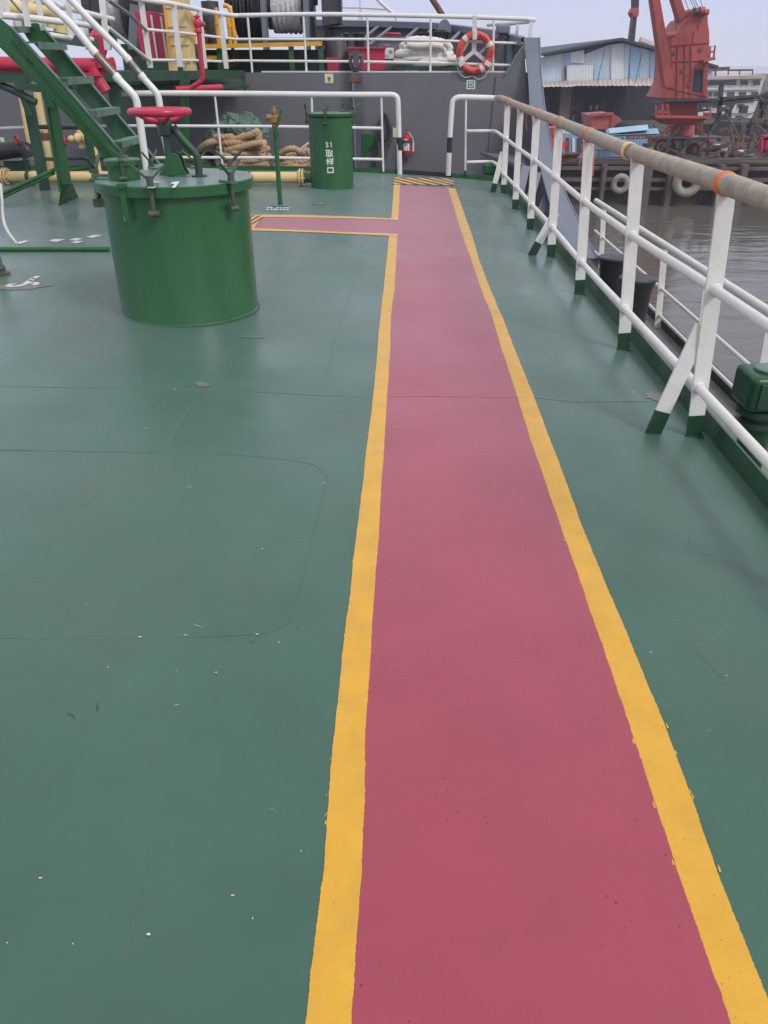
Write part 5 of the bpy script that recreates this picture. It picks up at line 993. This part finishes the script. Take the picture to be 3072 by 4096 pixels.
mb = MB().lathe([(0, 0), (.035, 0), (.05, .03), (.05, .06), (.04, .07), (.04, .10), (.07, .12), (.07, .15), (.055, .16), (.055, .22), (.085, .24), (.085, .27), (.05, .28)], Q(275, 557, 12.6), (1, 0, 0.1), 20); mb.lathe([(.05, -.16), (.05, .2), (.06, .2), (.06, .24), (.05, .24)], Q(322, 545, 12.65), n=18); ob('valve_body', mb, M['cream'], hwl)
hw2 = thing('red_handwheel_valve', 'small red handwheel standing on the fat black pipe', 'valve', Q(70, 575, 12.2)); ob('handwheel', MB().torus(Q(67, 557, 12.1), .05, .013, (.8, 1, 0), 26, 8).tube([Q(67, 557, 12.1), Q(75, 585, 12.2)], .012, 8), M['pink'], hw2)
for a in (745, ): pass
hs = thing('deck_valve_post', 'dark mossy valve spindle foot at the far left deck edge', 'valve', D(5, 1105)); p0 = D(2, 1100)
ob('foot_flange', MB().lathe([(.085, 0), (.085, .02), (.055, .03), (.06, .06), (.045, .08), (.04, .20), (.028, .22), (.026, .5), (0, .5)], p0 + Vector((-.01, 0, 0)), n=24), M['galv'], hs)
tag(ob('white_rope_end', MB().tube(smooth_path([D(-10, 700) * 0 + Q(2, 735, 8.1), Q(8, 800, 8.05), Q(13, 871, 8.0), Q(28, 920, 7.9), Q(56, 960, 7.8), D(66, 976) + Vector((0, 0, .015))]), .014, 8), M['tape']), 'thin white line hanging down onto the deck at the left edge', 'line')
Mx = Matrix.Translation(D(84, 1141) + Vector((0, 0, .005))) @ Matrix.Rotation(R(-70), 4, 'Z'); text('deck_letter', 'S', .26, M['tape'], Mx @ Matrix.Scale(1.3, 4, (0, 1, 0)), deck, off=.004)
mb = MB()
for k in range(3):
    a = D(116 + k * 13, 1128 - k * 8); mb.add([(a.x - .03, a.y - .045, zd(a.x) + .005), (a.x + .012, a.y - .05, zd(a.x) + .005), (a.x + .03, a.y + .045, zd(a.x) + .005), (a.x - .014, a.y + .05, zd(a.x) + .005)], [(0, 1, 2, 3)])
ob('worn_stencil', mb, M['tape'], deck)
random.seed(3)
# ================================================================ BACKGROUND: quay, shed, crane, barge
ZQ = ZW + .5
tag(ob('quay_ground', MB().box((150, 320, (ZQ + ZW) / 2 - 1), (700, 500, ZQ - ZW + 2)), M['mud']), 'muddy quay ground beyond the harbour', kind='structure')
YG = 76
shed = thing('gabled_shed', 'large open shed with a pale blue patched gable and dark interior', 'shed', Q(2480, 520, YG))
def P2(x, y): return (2072 + x / 1.659, y / 1.659)
def cl(x, y, Y): return Q(*P2(x, y), Y)
gp = [(120, 380), (690, 276), (960, 352), (1330, 460), (1330, 560), (975, 518), (700, 520), (310, 532), (120, 548)]
# corrugated gable wall: vertical ribs
def wallstrip(x0, x1, topf, botf, Y, m, nm='gable_cladding', rib=5.0, par=None):
    mb = MB(); n = max(2, int((x1 - x0) / rib)); o = 0
    for i in range(n + 1):
        x = x0 + (x1 - x0) * i / n; d_ = .05 * (i % 2)
        a = cl(x, topf(x), Y); b = cl(x, botf(x), Y); a.y += d_; b.y += d_; mb.v += [tuple(a), tuple(b)]
    for i in range(n): mb.f.append((2 * i, 2 * i + 1, 2 * i + 3, 2 * i + 2)); mb.m.append(0)
    return ob(nm, mb, m, par or shed, ang=5)
def topl(x): return 376 - (x - 150) * .185 if x < 690 else 276 + (x - 690) * .285
def botl(x): return 548 - (x - 160) * .035
wallstrip(120, 1290, lambda x: topl(x) + 6, botl, YG, M['clad'])
for x0, x1, t_, b_, m in ((310, 350, None, 430, 'clad2'), (505, 552, 438, None, 'clad2'), (745, 808, None, None, 'clad2'), (875, 935, None, None, 'clad2'), (350, 442, None, 418, 'clad3'), (326, 500, 432, None, 'clad3'), (620, 700, None, None, 'clad3')):
    tf = (lambda x, t_=t_: t_ if t_ else topl(x) + 10); bf = (lambda x, b_=b_: b_ if b_ else botl(x) - 1)
    wallstrip(x0, x1, tf, bf, YG - .12, M[m], 'cladding_sheet')
wallstrip(440, 600, lambda x: topl(x) + 4, lambda x: topl(x) + 4 + max(3, 34 - (x - 440) * .2), YG - .16, M['dgrey'], 'missing_sheet_gap'); wallstrip(306, 322, lambda x: 440, lambda x: 528, YG - .16, M['rust'], 'missing_sheet_gap')
# roof: two slopes running back
a0, a1, a2 = cl(60, 388, YG - 1), cl(690, 266, YG - 1), cl(1330, 452, YG - 1)
for p, q, nm in ((a0, a1, 'roof'), (a1, a2, 'roof')):
    ob(nm, MB().prism([p, q, q + Vector((0, 60, 0)), p + Vector((0, 60, 0))], (0, 0, .18)), M['roof'], shed)
ob('ridge_sheet', MB().tube([cl(805, 272, YG + 2), cl(945, 322, YG + 2)], .35, 8), M['awning'], shed)

# awning
w0, w1 = cl(120, 548, YG - .2), cl(990, 516, YG - .2)
mb = MB(); N_ = 60; o1 = []; 
for i in range(N_ + 1):
    f = i / N_; t_ = cl(120 + 870 * f, 548 - 31 * f, YG - .2); b_ = cl(120 + 870 * f, (578 if f < .3 else 572) - 2 * mn.noise(Vector((f * 20, 0, 0))) * 2, YG - 3.2); d_ = .06 * (i % 2)
    mb.v += [(t_.x, t_.y, t_.z + d_), (b_.x, b_.y, b_.z + d_)]
for i in range(N_): mb.f.append((2 * i, 2 * i + 1, 2 * i + 3, 2 * i + 2)); mb.m.append(0)
ob('awning', mb, M['awning'], shed, ang=5)
# interior: back wall, side wall, posts
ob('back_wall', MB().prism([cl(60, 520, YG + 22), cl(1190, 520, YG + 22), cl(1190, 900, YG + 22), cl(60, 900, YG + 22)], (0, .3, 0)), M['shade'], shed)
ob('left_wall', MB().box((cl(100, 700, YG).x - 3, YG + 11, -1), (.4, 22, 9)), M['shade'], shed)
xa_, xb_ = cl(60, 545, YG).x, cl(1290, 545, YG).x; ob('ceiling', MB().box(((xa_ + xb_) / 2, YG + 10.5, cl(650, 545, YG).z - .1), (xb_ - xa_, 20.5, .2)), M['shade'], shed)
def post(x0, x1, y0, y1, Y, m='rust', nm='column', par=None): mb = MB(); a = cl(x0, y0, Y); b = cl(x1, y1, Y); mb.box(((a.x + b.x) / 2, Y, (a.z + b.z) / 2), (abs(b.x - a.x), .6, abs(a.z - b.z))); return ob(nm, mb, M[m], par or shed)
post(292, 325, 568, 880, YG - 1.4, 'timber'); post(330, 352, 640, 850, YG + 6, 'rust'); post(395, 412, 660, 850, YG + 9, 'dgrey'); post(545, 560, 660, 860, YG + 12, 'dgrey'); post(640, 655, 650, 860, YG + 12, 'dgrey'); post(170, 190, 640, 850, YG + 6, 'dgrey')
for x in (365, 405, 480, 520): 
    for y0 in (700, 765): post(x - 5, x + 5, y0, y0 + 32, YG + 21.7, 'signw', 'bright_slit')
# low grey building strip and dark shed on right
ds = thing('dark_lean_to', 'long dark lean-to shed under the white building at the right', 'shed', cl(1500, 950, 66))
ob('wall', MB().prism([cl(1215, 822, 66), cl(1720, 812, 66), cl(1720, 1120, 66), cl(1180, 1120, 66)], (0, 6, 0)), M['shade'], ds); ob('roof_edge', MB().tube([cl(1210, 818, 65.8), cl(1720, 806, 65.8)], .12, 6), M['timber'], ds)
for x in (1315, 1415, 1235, 1530): ob('bright_post', MB().bar(cl(x, 850, 65.7), cl(x - 4, 940, 65.7), .14, .1), M['timber'], ds)
for x0, x1 in ((1320, 1400), (1430, 1510), (1540, 1640)): ob('shutter', MB().prism([cl(x0, 860, 65.85), cl(x1, 858, 65.85), cl(x1, 945, 65.85), cl(x0, 945, 65.85)], (0, .1, 0)), M['dgrey'], ds)
# white apartment block
YA = 96
ab = thing('white_apartment_block', 'four storey whitish block with rows of dark windows at the far right', 'building', cl(1450, 820, YA))
ob('wall', MB().prism([cl(1230, 512, YA), cl(1642, 500, YA), cl(1600, 640, YA), cl(1548, 812, YA), cl(1230, 830, YA)], (0, 10, 0)), M['conc'], ab)
ob('roof_slab', MB().prism([cl(1225, 512, YA - .6), cl(1645, 496, YA - .6), cl(1643, 520, YA - .6), cl(1225, 530, YA - .6)], (0, 11, 0)), M['awning'], ab)
for ri, (y0, y1) in enumerate(((534, 570), (610, 645), (690, 722), (768, 802))):
    for x0 in (1272, 1310, 1400, 1478, 1560):
        xx = x0 - ri * 11
        if xx + 50 > 1650 - (y1 - 500) * .34: continue
        wd_ = 30 if x0 == 1272 else 48
        w_ = ob('window', MB().prism([cl(xx, y0, YA - .06), cl(xx + wd_, y0 - 1, YA - .06), cl(xx + wd_, y1 - 1, YA - .06), cl(xx, y1, YA - .06)], (0, .05, 0)), M['glass'], ab)
        ob('sill', MB().bar(cl(xx - 2, y1 + 1, YA - .1), cl(xx + wd_ + 2, y1, YA - .1), .2, .08, (0, 1, 0)), M['clad3'], w_)
for y in (590, 668, 745): ob('floor_band', MB().bar(cl(1232, y, YA - .1), cl(1600 - (y - 590) * .3, y - 4, YA - .1), .2, .25, (0, 1, 0)), M['conc'], ab)
ob('roof_railing', MB().tube([cl(1395, 466, YA), cl(1560, 464, YA)], .09, 6).tube([cl(1395, 466, YA), cl(1395, 500, YA)], .07, 6).tube([cl(1470, 465, YA), cl(1470, 498, YA)], .07, 6).tube([cl(1556, 465, YA), cl(1556, 496, YA)], .07, 6), M['timber'], ab); ob('roof_awning', MB().bar(cl(1255, 463, YA), cl(1400, 455, YA), .5, .35, (0, 1, 0)).bar(cl(1310, 460, YA), cl(1310, 505, YA), .15, .15), M['rust'], ab)
hl = MB(); 
for i in range(40):
    x = 1600 + i * 6; t_ = 560 - 60 * math.sin(i / 39 * 2.2) - 12 * mn.noise(Vector((i * .5, 0, 0))); hl.v += [tuple(cl(x, t_, 130)), tuple(cl(x, 830, 125))]
for i in range(39): hl.f.append((2 * i, 2 * i + 1, 2 * i + 3, 2 * i + 2)); hl.m.append(0)
tag(ob('dark_hillside', hl, mat('hillside_dark_green', (.10, .13, .12), .9, .4, .3, .5, .8)), 'dark hillside at the far right behind the block', kind='structure')
nt_ = thing('conveyor_frame', 'greenish netted steel frame in front of the white block', 'frame', cl(1640, 810, 70))
for a, b in (((1560, 800), (1640, 620)), ((1640, 620), (1700, 615)), ((1650, 640), (1650, 810)), ((1600, 790), (1655, 640)), ((1615, 622), (1610, 812))): ob('strut', MB().bar(cl(*a, 70), cl(*b, 70), .35, .2), M['timber'], nt_)
# cables and dark pipes in front of the block
cbs = thing('overhead_gantry', 'dark rusty gantry beams crossing in front of the white block', 'gantry', cl(1400, 660, 60))
for a, b in (((1170, 560), (1400, 545)), ((1200, 670), (1620, 640)), ((1350, 560), (1330, 815)), ((1200, 700), (1560, 660)), ((1180, 760), (1340, 765))): ob('beam', MB().bar(cl(*a, 60), cl(*b, 60), .28, .2, (0, 0, 1)), M['dgrey'], cbs)
# ================================================================ BARGE
YBg = 41.0
bg_ = thing('work_barge', 'brown rusty work barge with tyre fenders moored across the water', 'barge', cl(900, 1300, YBg)); zdk = Q(2700, 645, YBg).z
xa = -2; xb = 60
xl_ = Q(2190, 700, YBg).x
ob('hull', MB().prism([(xl_ - 22, YBg, ZW - .5), (xl_ - 22, YBg, zdk - .15), (xb, YBg, zdk - .15), (xb, YBg, ZW - .5)], (0, 16, 0)), M['brown'], bg_)
ob('deck_plate', MB().prism([(xl_ - 22, YBg - .15, zdk - .14), (xb, YBg - .15, zdk - .14), (xb, YBg + 16, zdk - .14), (xl_ - 22, YBg + 16, zdk - .14)], (0, 0, .10)), M['brown'], bg_)
for z_, r_ in ((.95, .16), (.55, .13), (1.45, .14)): ob('rubbing_timber', MB().box(((xl_ + xb) / 2 - 8, YBg - .2, ZW + z_ + .2), (xb - xl_ + 20, .4, r_)), M['timber'], bg_)
for px, wd_ in ((2592, .75), (2690, .45), (2215, .5), (2420, .3), (2890, .4), (2980, .5)):
    a = Q(px, 660, YBg - .5); ob('fender_post', MB().box((a.x, YBg - .45, (ZW + zdk) / 2 - .2), (wd_ * .6, .5, zdk - ZW + .2)), M['timber'], bg_)
def tyre(px, py, wpx, lab):
    c = Q(px, py, YBg - .85); rad = wpx / 3320 * YBg / 2
    prof = []; mb = MB()
    n = 14; q = []
    for k in range(n + 1): a = math.pi * k / n; q.append((rad * .78 - rad * .22 * math.cos(a) * 0 + rad * .22 * math.sin(a) * 1, .28 * math.cos(a)))
    prof = [(rad * .50, .26), (rad * .60, .30)] + [(rad * (.78 + .22 * math.sin(math.pi * k / n)), .30 * math.cos(math.pi * k / n)) for k in range(2, n - 1)] + [(rad * .60, -.30), (rad * .50, -.26), (rad * .5, .26)]
    return tag(ob('tyre_fender', mb.torus(c, rad * .70, rad * .30, (0, 1, 0), 56, 18), M['tyre']), lab, 'tyre', 'tyre fenders on the barge')
tyre(2482, 735, 74, 'smaller tyre fender on the barge left of the white rail post'); tyre(2749, 728, 112, 'larger tyre fender on the barge right of the white rail post')
ob('bow_winch', MB().lathe([(.3, 0), (.55, .1), (.4, .3), (.4, .8), (.6, 1)], Q(2272, 640, YBg + .6) - Vector((0, 0, .7)), n=16), M['rust'], bg_)
for a, b in (((2270, 636), (2520, 636)), ((2262, 650), (2400, 651)), ((2732, 645), (2880, 618)), ((2380, 600), (2520, 602)), ((2880, 640), (3100, 632))): ob('deck_rail', MB().tube([Q(*a, YBg + .4), Q(*b, YBg + .4)], .035, 6), M['timber'], bg_)
for px in (2270, 2395, 2520, 2735, 2875): ob('deck_rail_post', MB().bar(Q(px, 600, YBg + .4), Q(px, 655, YBg + .4), .06, .05), M['timber'], bg_)
# barge superstructure
wh = thing('blue_deckhouse', 'light blue weathered deckhouse with a red gangway door on the barge', 'deckhouse', cl(430, 1030, YBg + 2))
ob('wall', MB().prism([cl(225, 880, YBg + 2), cl(610, 900, YBg + 2), cl(610, 1060, YBg + 2), cl(225, 1060, YBg + 2)], (0, 4, 0)), M['lblue'], wh)
ob('wall_extension', MB().prism([cl(600, 870, YBg + 2.5), cl(860, 880, YBg + 2.5), cl(860, 1060, YBg + 2.5), cl(600, 1060, YBg + 2.5)], (0, 3, 0)), M['lblue'], wh)
for x0, x1 in ((320, 340), (360, 378), (395, 430), (620, 640), (655, 672), (685, 700)): ob('window', MB().prism([cl(x0, 915, YBg + 1.95), cl(x1, 915, YBg + 1.95), cl(x1, 1010, YBg + 1.95), cl(x0, 1010, YBg + 1.95)], (0, .04, 0)), M['glass' if x0 % 3 else 'clad3'], wh)
ob('awning', MB().prism([cl(600, 852, YBg + 1), cl(860, 826, YBg + 1), cl(868, 862, YBg + .2), cl(610, 885, YBg + .2)], (0, .5, -.1)), M['clad2'], wh)
ob('awning', MB().prism([cl(770, 862, YBg + .8), cl(925, 850, YBg + .8), cl(940, 886, YBg + .2), cl(640, 898, YBg + .2)], (0, .5, -.1)), M['lblue'], wh)
ob('red_banner', MB().prism([cl(720, 896, YBg + .4), cl(858, 890, YBg + .4), cl(858, 922, YBg + .4), cl(722, 926, YBg + .4)], (0, .1, 0)), M['exred'], wh)
random.seed(9)
mb = MB()
for k in range(9): a = cl(735 + k * 13, 900, YBg + .37); b = cl(735 + k * 13 + random.uniform(-4, 4), 918, YBg + .37); mb.bar(a, b, .05, .02)
ob('banner_strokes', mb, M['tape'], wh)
ob('red_flag', MB().prism([cl(296, 945, YBg + 1.6), cl(330, 935, YBg + 1.6), cl(332, 975, YBg + 1.6), cl(298, 985, YBg + 1.6)], (0, .05, 0)), M['exred'], wh)
ob('red_post', MB().tube([cl(222, 842, YBg + 1), cl(222, 1000, YBg + 1)], .55, 16), M['crane'], wh)
hpn = thing('red_hopper', 'dull red angular hopper standing on the barge before the dark shed', 'hopper', cl(570, 870, YBg + 3))
ob('hopper_body', MB().prism([cl(482, 766, YBg + 3), cl(630, 756, YBg + 3), cl(684, 786, YBg + 3), cl(682, 806, YBg + 3), cl(615, 858, YBg + 3), cl(494, 862, YBg + 3)], (0, 2.5, 0)), M['crane'], hpn, bevel=.03)
ob('rim', MB().bar(cl(480, 764, YBg + 2.9), cl(632, 754, YBg + 2.9), .12, .12), M['crane'], hpn); ob('stem', MB().prism([cl(575, 855, YBg + 3.5), cl(618, 850, YBg + 3.5), cl(612, 1050, YBg + 3.5), cl(560, 1050, YBg + 3.5)], (0, 1, 0)), M['crane'], hpn)
ob('rib', MB().bar(cl(628, 758, YBg + 2.95), cl(616, 856, YBg + 2.95), .08, .06), M['crane'], hpn)
# ---------------- crane
YK = YBg + 5
cn = thing('deck_crane', 'tall faded red pedestal crane with raised jib on the barge', 'crane', cl(1085, 1050, YK))
body = [(1015, 240), (1075, 202), (1098, 165), (1128, 122), (1152, 120), (1160, 74), (1178, 56), (1200, 50), (1240, 56), (1260, 76), (1262, 160), (1270, 200), (1272, 270), (1265, 390), (1256, 655), (950, 655), (1000, 560), (1016, 440)]
ob('slewing_house', MB().prism([cl(*p, YK) for p in body], (0, 3.0, 0)), M['crane'], cn, bevel=.04)
ob('doorway', MB().prism([cl(1176, 458, YK - .03), cl(1230, 460, YK - .03), cl(1220, 612, YK - .03), cl(1158, 606, YK - .03)], (0, .02, 0)), M['shade'], cn)
for a, b in (((1020, 300), (1270, 280)), ((1016, 405), (1266, 400)), ((1170, 205), (1160, 300)), ((1196, 190), (1225, 60)), ((985, 575), (1256, 640))): ob('plate_seam', MB().bar(cl(*a, YK - .02), cl(*b, YK - .02), .07, .05, (0, 1, 0)), M['crane'], cn)
for x, y, r_ in ((1180, 76, .17), (1218, 70, .17), (1246, 80, .14)): ob('rope_sheave', MB().lathe([(0, -.12), (r_, -.12), (r_ * .85, 0), (r_, .12), (0, .12)], cl(x, y, YK - .2), (1, .2, 0), 24), M['dgrey' if x < 1200 else 'crane'], cn)
def boom(a, b, w0, w1, Y0, Y1, nm): 
    A = cl(*a, Y0); B = cl(*b, Y1); d = (B - A).normalized(); n_ = Vector((0, 1, 0)).cross(d).normalized()
    mb = MB(); mb.prism([A + n_ * w0 / 2, B + n_ * w1 / 2, B - n_ * w1 / 2, A - n_ * w0 / 2], (0, .7, 0)); return ob(nm, mb, M['crane'], cn, bevel=.03)
boom((1003, 575), (965, 300), .38, .46, YK - .9, YK - 1, 'jib'); boom((965, 300), (908, -60), .46, .36, YK - 1, YK - 1, 'jib'); boom((1112, 175), (1040, -60), .40, .36, YK + .8, YK + .8, 'jib')
ob('jib_pin', MB().tube([cl(985, 240, YK - .6), cl(1045, 228, YK - .6)], .11, 12), M['crane'], cn)
ob('side_platform', MB().bar(cl(1215, 405, YK - .2), cl(1292, 388, YK - .2), .8, .12, (0, 1, 0)).tube([cl(1270, 388, YK), cl(1276, 308, YK), cl(1308, 302, YK), cl(1298, 385, YK)], .05, 6).tube([cl(1274, 345, YK), cl(1303, 342, YK)], .04, 6), M['crane'], cn)
ob('neck', MB().prism([cl(1018, 680, YK + .4), cl(1196, 680, YK + .4), cl(1176, 775, YK + .4), cl(1012, 775, YK + .4)], (0, 2.4, 0)), M['crane'], cn, bevel=.03)
ob('turntable', MB().bar(cl(950, 663, YK + .3), cl(1300, 655, YK + .3), 1.8, .10, (0, 1, 0)), M['dgrey'], cn); ob('lower_turntable', MB().bar(cl(905, 672, YK + .3), cl(1240, 672, YK + .3), 1.4, .07, (0, 1, 0)), M['dgrey'], cn)
ob('ring_walkway', MB().prism([cl(915, 770, YK - .6), cl(1275, 778, YK - .6), cl(1170, 832, YK - .2), cl(985, 826, YK - .2)], (0, 1.6, 0)), M['crane'], cn)
ob('walkway_edge', MB().bar(cl(912, 773, YK - .7), cl(1278, 778, YK - .7), .12, .12), M['crane'], cn)
for a, b in (((915, 700), (915, 772)), ((912, 742), (1010, 745)), ((960, 690), (960, 772)), ((990, 690), (1005, 772)), ((1190, 760), (1270, 755)), ((1275, 720), (1278, 778))): ob('walkway_rail', MB().bar(cl(*a, YK - .6), cl(*b, YK - .6), .07, .05), M['crane'], cn)
ob('pedestal', MB().lathe([(cl(1165, 0, YK + 1.4).x - cl(1085, 0, YK + 1.4).x, 0)] * 1 + [(2.1, 2.6), (2.1, 2.6)], cl(1085, 905, YK + 1.4), n=32) if False else MB().tube([cl(1085, 1060, YK + 1.4), cl(1088, 820, YK + 1.4)], (cl(1165, 860, YK + 1.4).x - cl(1005, 860, YK + 1.4).x) / 2, 32), M['crane'], cn)
ob('base_platform', MB().bar(cl(880, 912, YK - .6), cl(1340, 908, YK - .6), 1.3, .06, (0, 1, 0)), M['dgrey'], cn)
bh = ob('base_house', MB().prism([cl(900, 922, YK - .2), cl(1240, 918, YK - .2), cl(1240, 1075, YK - .2), cl(900, 1075, YK - .2)], (0, 3, 0)), M['crane'], cn)
ob('notice_panel', MB().prism([cl(1042, 932, YK - .28), cl(1088, 932, YK - .28), cl(1088, 985, YK - .28), cl(1042, 985, YK - .28)], (0, .05, 0)), M['tape'], bh)
ob('painted_symbol', MB().torus(cl(952, 975, YK - .25), .45, .05, (0, 1, 0), 28, 6).torus(cl(952, 975, YK - .25), .2, .05, (0, 1, 0), 20, 6).bar(cl(998, 950, YK - .25), cl(998, 1000, YK - .25), .12, .03).bar(cl(985, 990, YK - .25), cl(1012, 965, YK - .25), .12, .03), M['tape'], bh)
ob('window', MB().prism([cl(1195, 745, YK - .75), cl(1228, 742, YK - .75), cl(1228, 768, YK - .75), cl(1196, 770, YK - .75)], (0, .1, 0)), M['tape'], cn)
tag(ob('hanging_rope_coil', MB().torus(cl(1160, 998, YK - .5), .58, .13, (0, 1, 0), 32, 10).torus(cl(1158, 1002, YK - .62), .5, .12, (.1, 1, 0), 32, 10), M['cream']), 'yellowish hose coil hung on the red crane base', 'coil')
tag(ob('life_ring', MB().torus(cl(1224, 1012, YK - .5), .5, .1, (0, 1, 0), 32, 10), M['ring']), 'pinkish red life ring hung on the crane base right of the hose coil', 'life ring')
for p, q in (((1092, -40), (1152, 112)), ((1140, -40), (1182, 50)), ((1125, -40), (1170, 58)), ((1158, -40), (1195, 48)), ((1195, -40), (1228, 52)), ((1032, -40), (1050, 200))): ob('hoist_wire', MB().tube([cl(*p, YK - .2), cl(*q, YK - .2)], .014, 5), M['dgrey'], cn)
hk = thing('hook_block', 'dark hanging crane tackle with a red block against the sky', 'hook', cl(778, 80, YK - 2))
mb = MB(); mb.prism([cl(766, -60, YK - 2), cl(806, -60, YK - 2), cl(802, 60, YK - 2), cl(768, 60, YK - 2)], (0, .5, 0)); ob('upper_rope_bundle', mb, M['dgrey'], hk)
ob('red_block', MB().prism([cl(768, 52, YK - 2.1), cl(800, 52, YK - 2.1), cl(806, 80, YK - 2.1), cl(798, 112, YK - 2.1), cl(768, 114, YK - 2.1), cl(754, 84, YK - 2.1)], (0, .8, 0)), M['crane'], hk, bevel=.03)
ob('lower_boom', MB().prism([cl(764, 112, YK - 2), cl(790, 112, YK - 2), cl(774, 276, YK - 2), cl(743, 276, YK - 2)], (0, .5, 0)), M['dgrey'], hk)
for a, b in (((752, 290), (724, 640)), ((824, 350), (775, 555)), ((578, 325), (522, 560))): ob('guy_line', MB().tube([cl(*a, YK - 2), cl(*b, YK - 2)], .016, 5), M['dgrey'], hk)
# ladder, pipes and stiffeners on the crane
mb = MB(); mb.bar(cl(1236, 420, YK - .12), cl(1232, 640, YK - .12), .03, .03); mb.bar(cl(1250, 420, YK - .12), cl(1246, 640, YK - .12), .03, .03)
for y in range(430, 640, 14): mb.bar(cl(1235, y, YK - .12), cl(1249, y, YK - .12), .02, .02, (0, 0, 1))
ob('ladder', mb, M['crane'], cn)
for x in (1060, 1110, 1150): ob('stiffener', MB().bar(cl(x, 300, YK - .03), cl(x - 6, 640, YK - .03), .03, .06), M['crane'], cn)
for x, y in ((1040, 350), (1090, 470), (1135, 560), (1210, 330), (1070, 600)): ob('inspection_cover', MB().lathe([(0, 0), (.10, 0), (.10, .05), (0, .05)], cl(x, y, YK - .0), (0, -1, 0), 14), M['rust'], cn)
for p, q in (((1000, 690), (990, 900)), ((1210, 690), (1222, 905)), ((1180, 835), (1250, 905)), ((1000, 835), (940, 905))): ob('brace', MB().tube([cl(*p, YK - .1), cl(*q, YK - .1)], .035, 6), M['crane'], cn)
# rusty scrap and gear spread over the barge deck
random.seed(77); mb = MB()
for i in range(150):
    x = random.uniform(1200, 1700) if i % 3 else random.uniform(840, 1200); y = random.uniform(905, 1035); Y = YBg + 1.5 + (1040 - y) * .05
    c = cl(x, y, Y); s_ = random.uniform(.06, .32)
    if i % 4 == 0: mb.tube([c, c + Vector((random.uniform(-1.2, 1.2), random.uniform(-.3, .3), random.uniform(-.2, 1.3)))], random.uniform(.02, .06), 6, mi=i % 3)
    else: mb.box(c, (s_, s_ * .7, s_ * random.uniform(.4, 1.6)), Matrix.Rotation(random.uniform(0, 3), 3, 'Z'), mi=i % 3)
tag(ob('scrap_clutter', mb, [M['dgrey'], M['rust'], M['timber']]), 'rusty scrap and gear strewn over the barge deck', kind='stuff')
mb = MB(); random.seed(78)
for i in range(54):
    x = random.uniform(1180, 1700); y = random.uniform(800, 905) if i % 4 else random.uniform(640, 800); c = cl(x, y, 58 + random.random() * 3)
    if i % 3 == 0: mb.tube([c, c + Vector((random.uniform(-3.5, 3.5), 0, random.uniform(-.8, .8)))], random.uniform(.03, .08), 6, mi=i % 2)
    elif i % 3 == 1: mb.tube([c, c + Vector((random.uniform(-.3, .3), 0, random.uniform(-2, 2)))], random.uniform(.03, .09), 6, mi=i % 2)
    else: mb.box(c, (random.uniform(.3, 1.3), .4, random.uniform(.1, .6)), mi=i % 2)
tag(ob('scaffold_clutter', mb, [M['dgrey'], M['timber']]), 'tangle of pipes and scaffold before the dark lean-to', kind='stuff')
# clutter on barge deck
random.seed(31)
def clutter(x, y, w_, h_, m, nm, lab, cat, Y=None):
    Y = Y or YBg + 2.5
    t_ = thing(nm, lab, cat, cl(x, y + h_, Y)); ob('body', MB().prism([cl(x, y, Y), cl(x + w_, y - 2, Y), cl(x + w_ * .96, y + h_, Y), cl(x + w_ * .04, y + h_, Y)], (0, 1.0, 0)), m, t_, bevel=.04); ob('top_rim', MB().bar(cl(x - 2, y, Y - .05), cl(x + w_ + 2, y - 2, Y - .05), .15, .1), M['dgrey'], t_)
clutter(835, 962, 55, 70, M['orangey'], 'orange_tank', 'small orange tank left of the red crane base', 'tank'); clutter(1295, 975, 40, 60, M['brown'], 'deck_drum', 'brown drum on the barge deck right of the crane base', 'drum')
clutter(1345, 968, 48, 34, M['conc'], 'white_tub', 'whitish tub on the barge deck beside a brown drum', 'tub'); clutter(1500, 1008, 60, 26, M['conc'], 'white_trough', 'long whitish trough on the barge deck near the right edge', 'trough'); clutter(1385, 1020, 60, 40, M['brown'], 'deck_crate', 'brown crate on the barge deck under the white tub', 'crate')
clutter(1255, 985, 36, 55, M['rust'], 'rusty_bin', 'rusty bin next to the far life ring', 'bin')
rf = thing('red_steel_frame', 'bright red open steel frame at the right edge of the barge', 'frame', cl(1660, 1010, YBg + 3))
for a, b in (((1625, 915), (1620, 1010)), ((1625, 915), (1700, 905)), ((1645, 912), (1642, 1010)), ((1668, 910), (1665, 1010)), ((1618, 1010), (1700, 1005))): ob('frame_bar', MB().bar(cl(*a, YBg + 3), cl(*b, YBg + 3), .22, .2), M['pink'], rf)

# ================================================================ HAZE
hm = bpy.data.materials.new('haze_air'); hm.use_nodes = True; t = hm.node_tree; t.nodes.remove(t.nodes["Principled BSDF"])
pv = t.nodes.new("ShaderNodeVolumePrincipled"); pv.inputs['Color'].default_value = (.80, .84, .96, 1); pv.inputs['Density'].default_value = .0011; t.links.new(pv.outputs[0], t.nodes['Material Output'].inputs['Volume'])
tag(ob('haze', MB().box((45, 66, 5), (150, 150, 24)), hm), 'thin bluish harbour haze', kind='stuff')
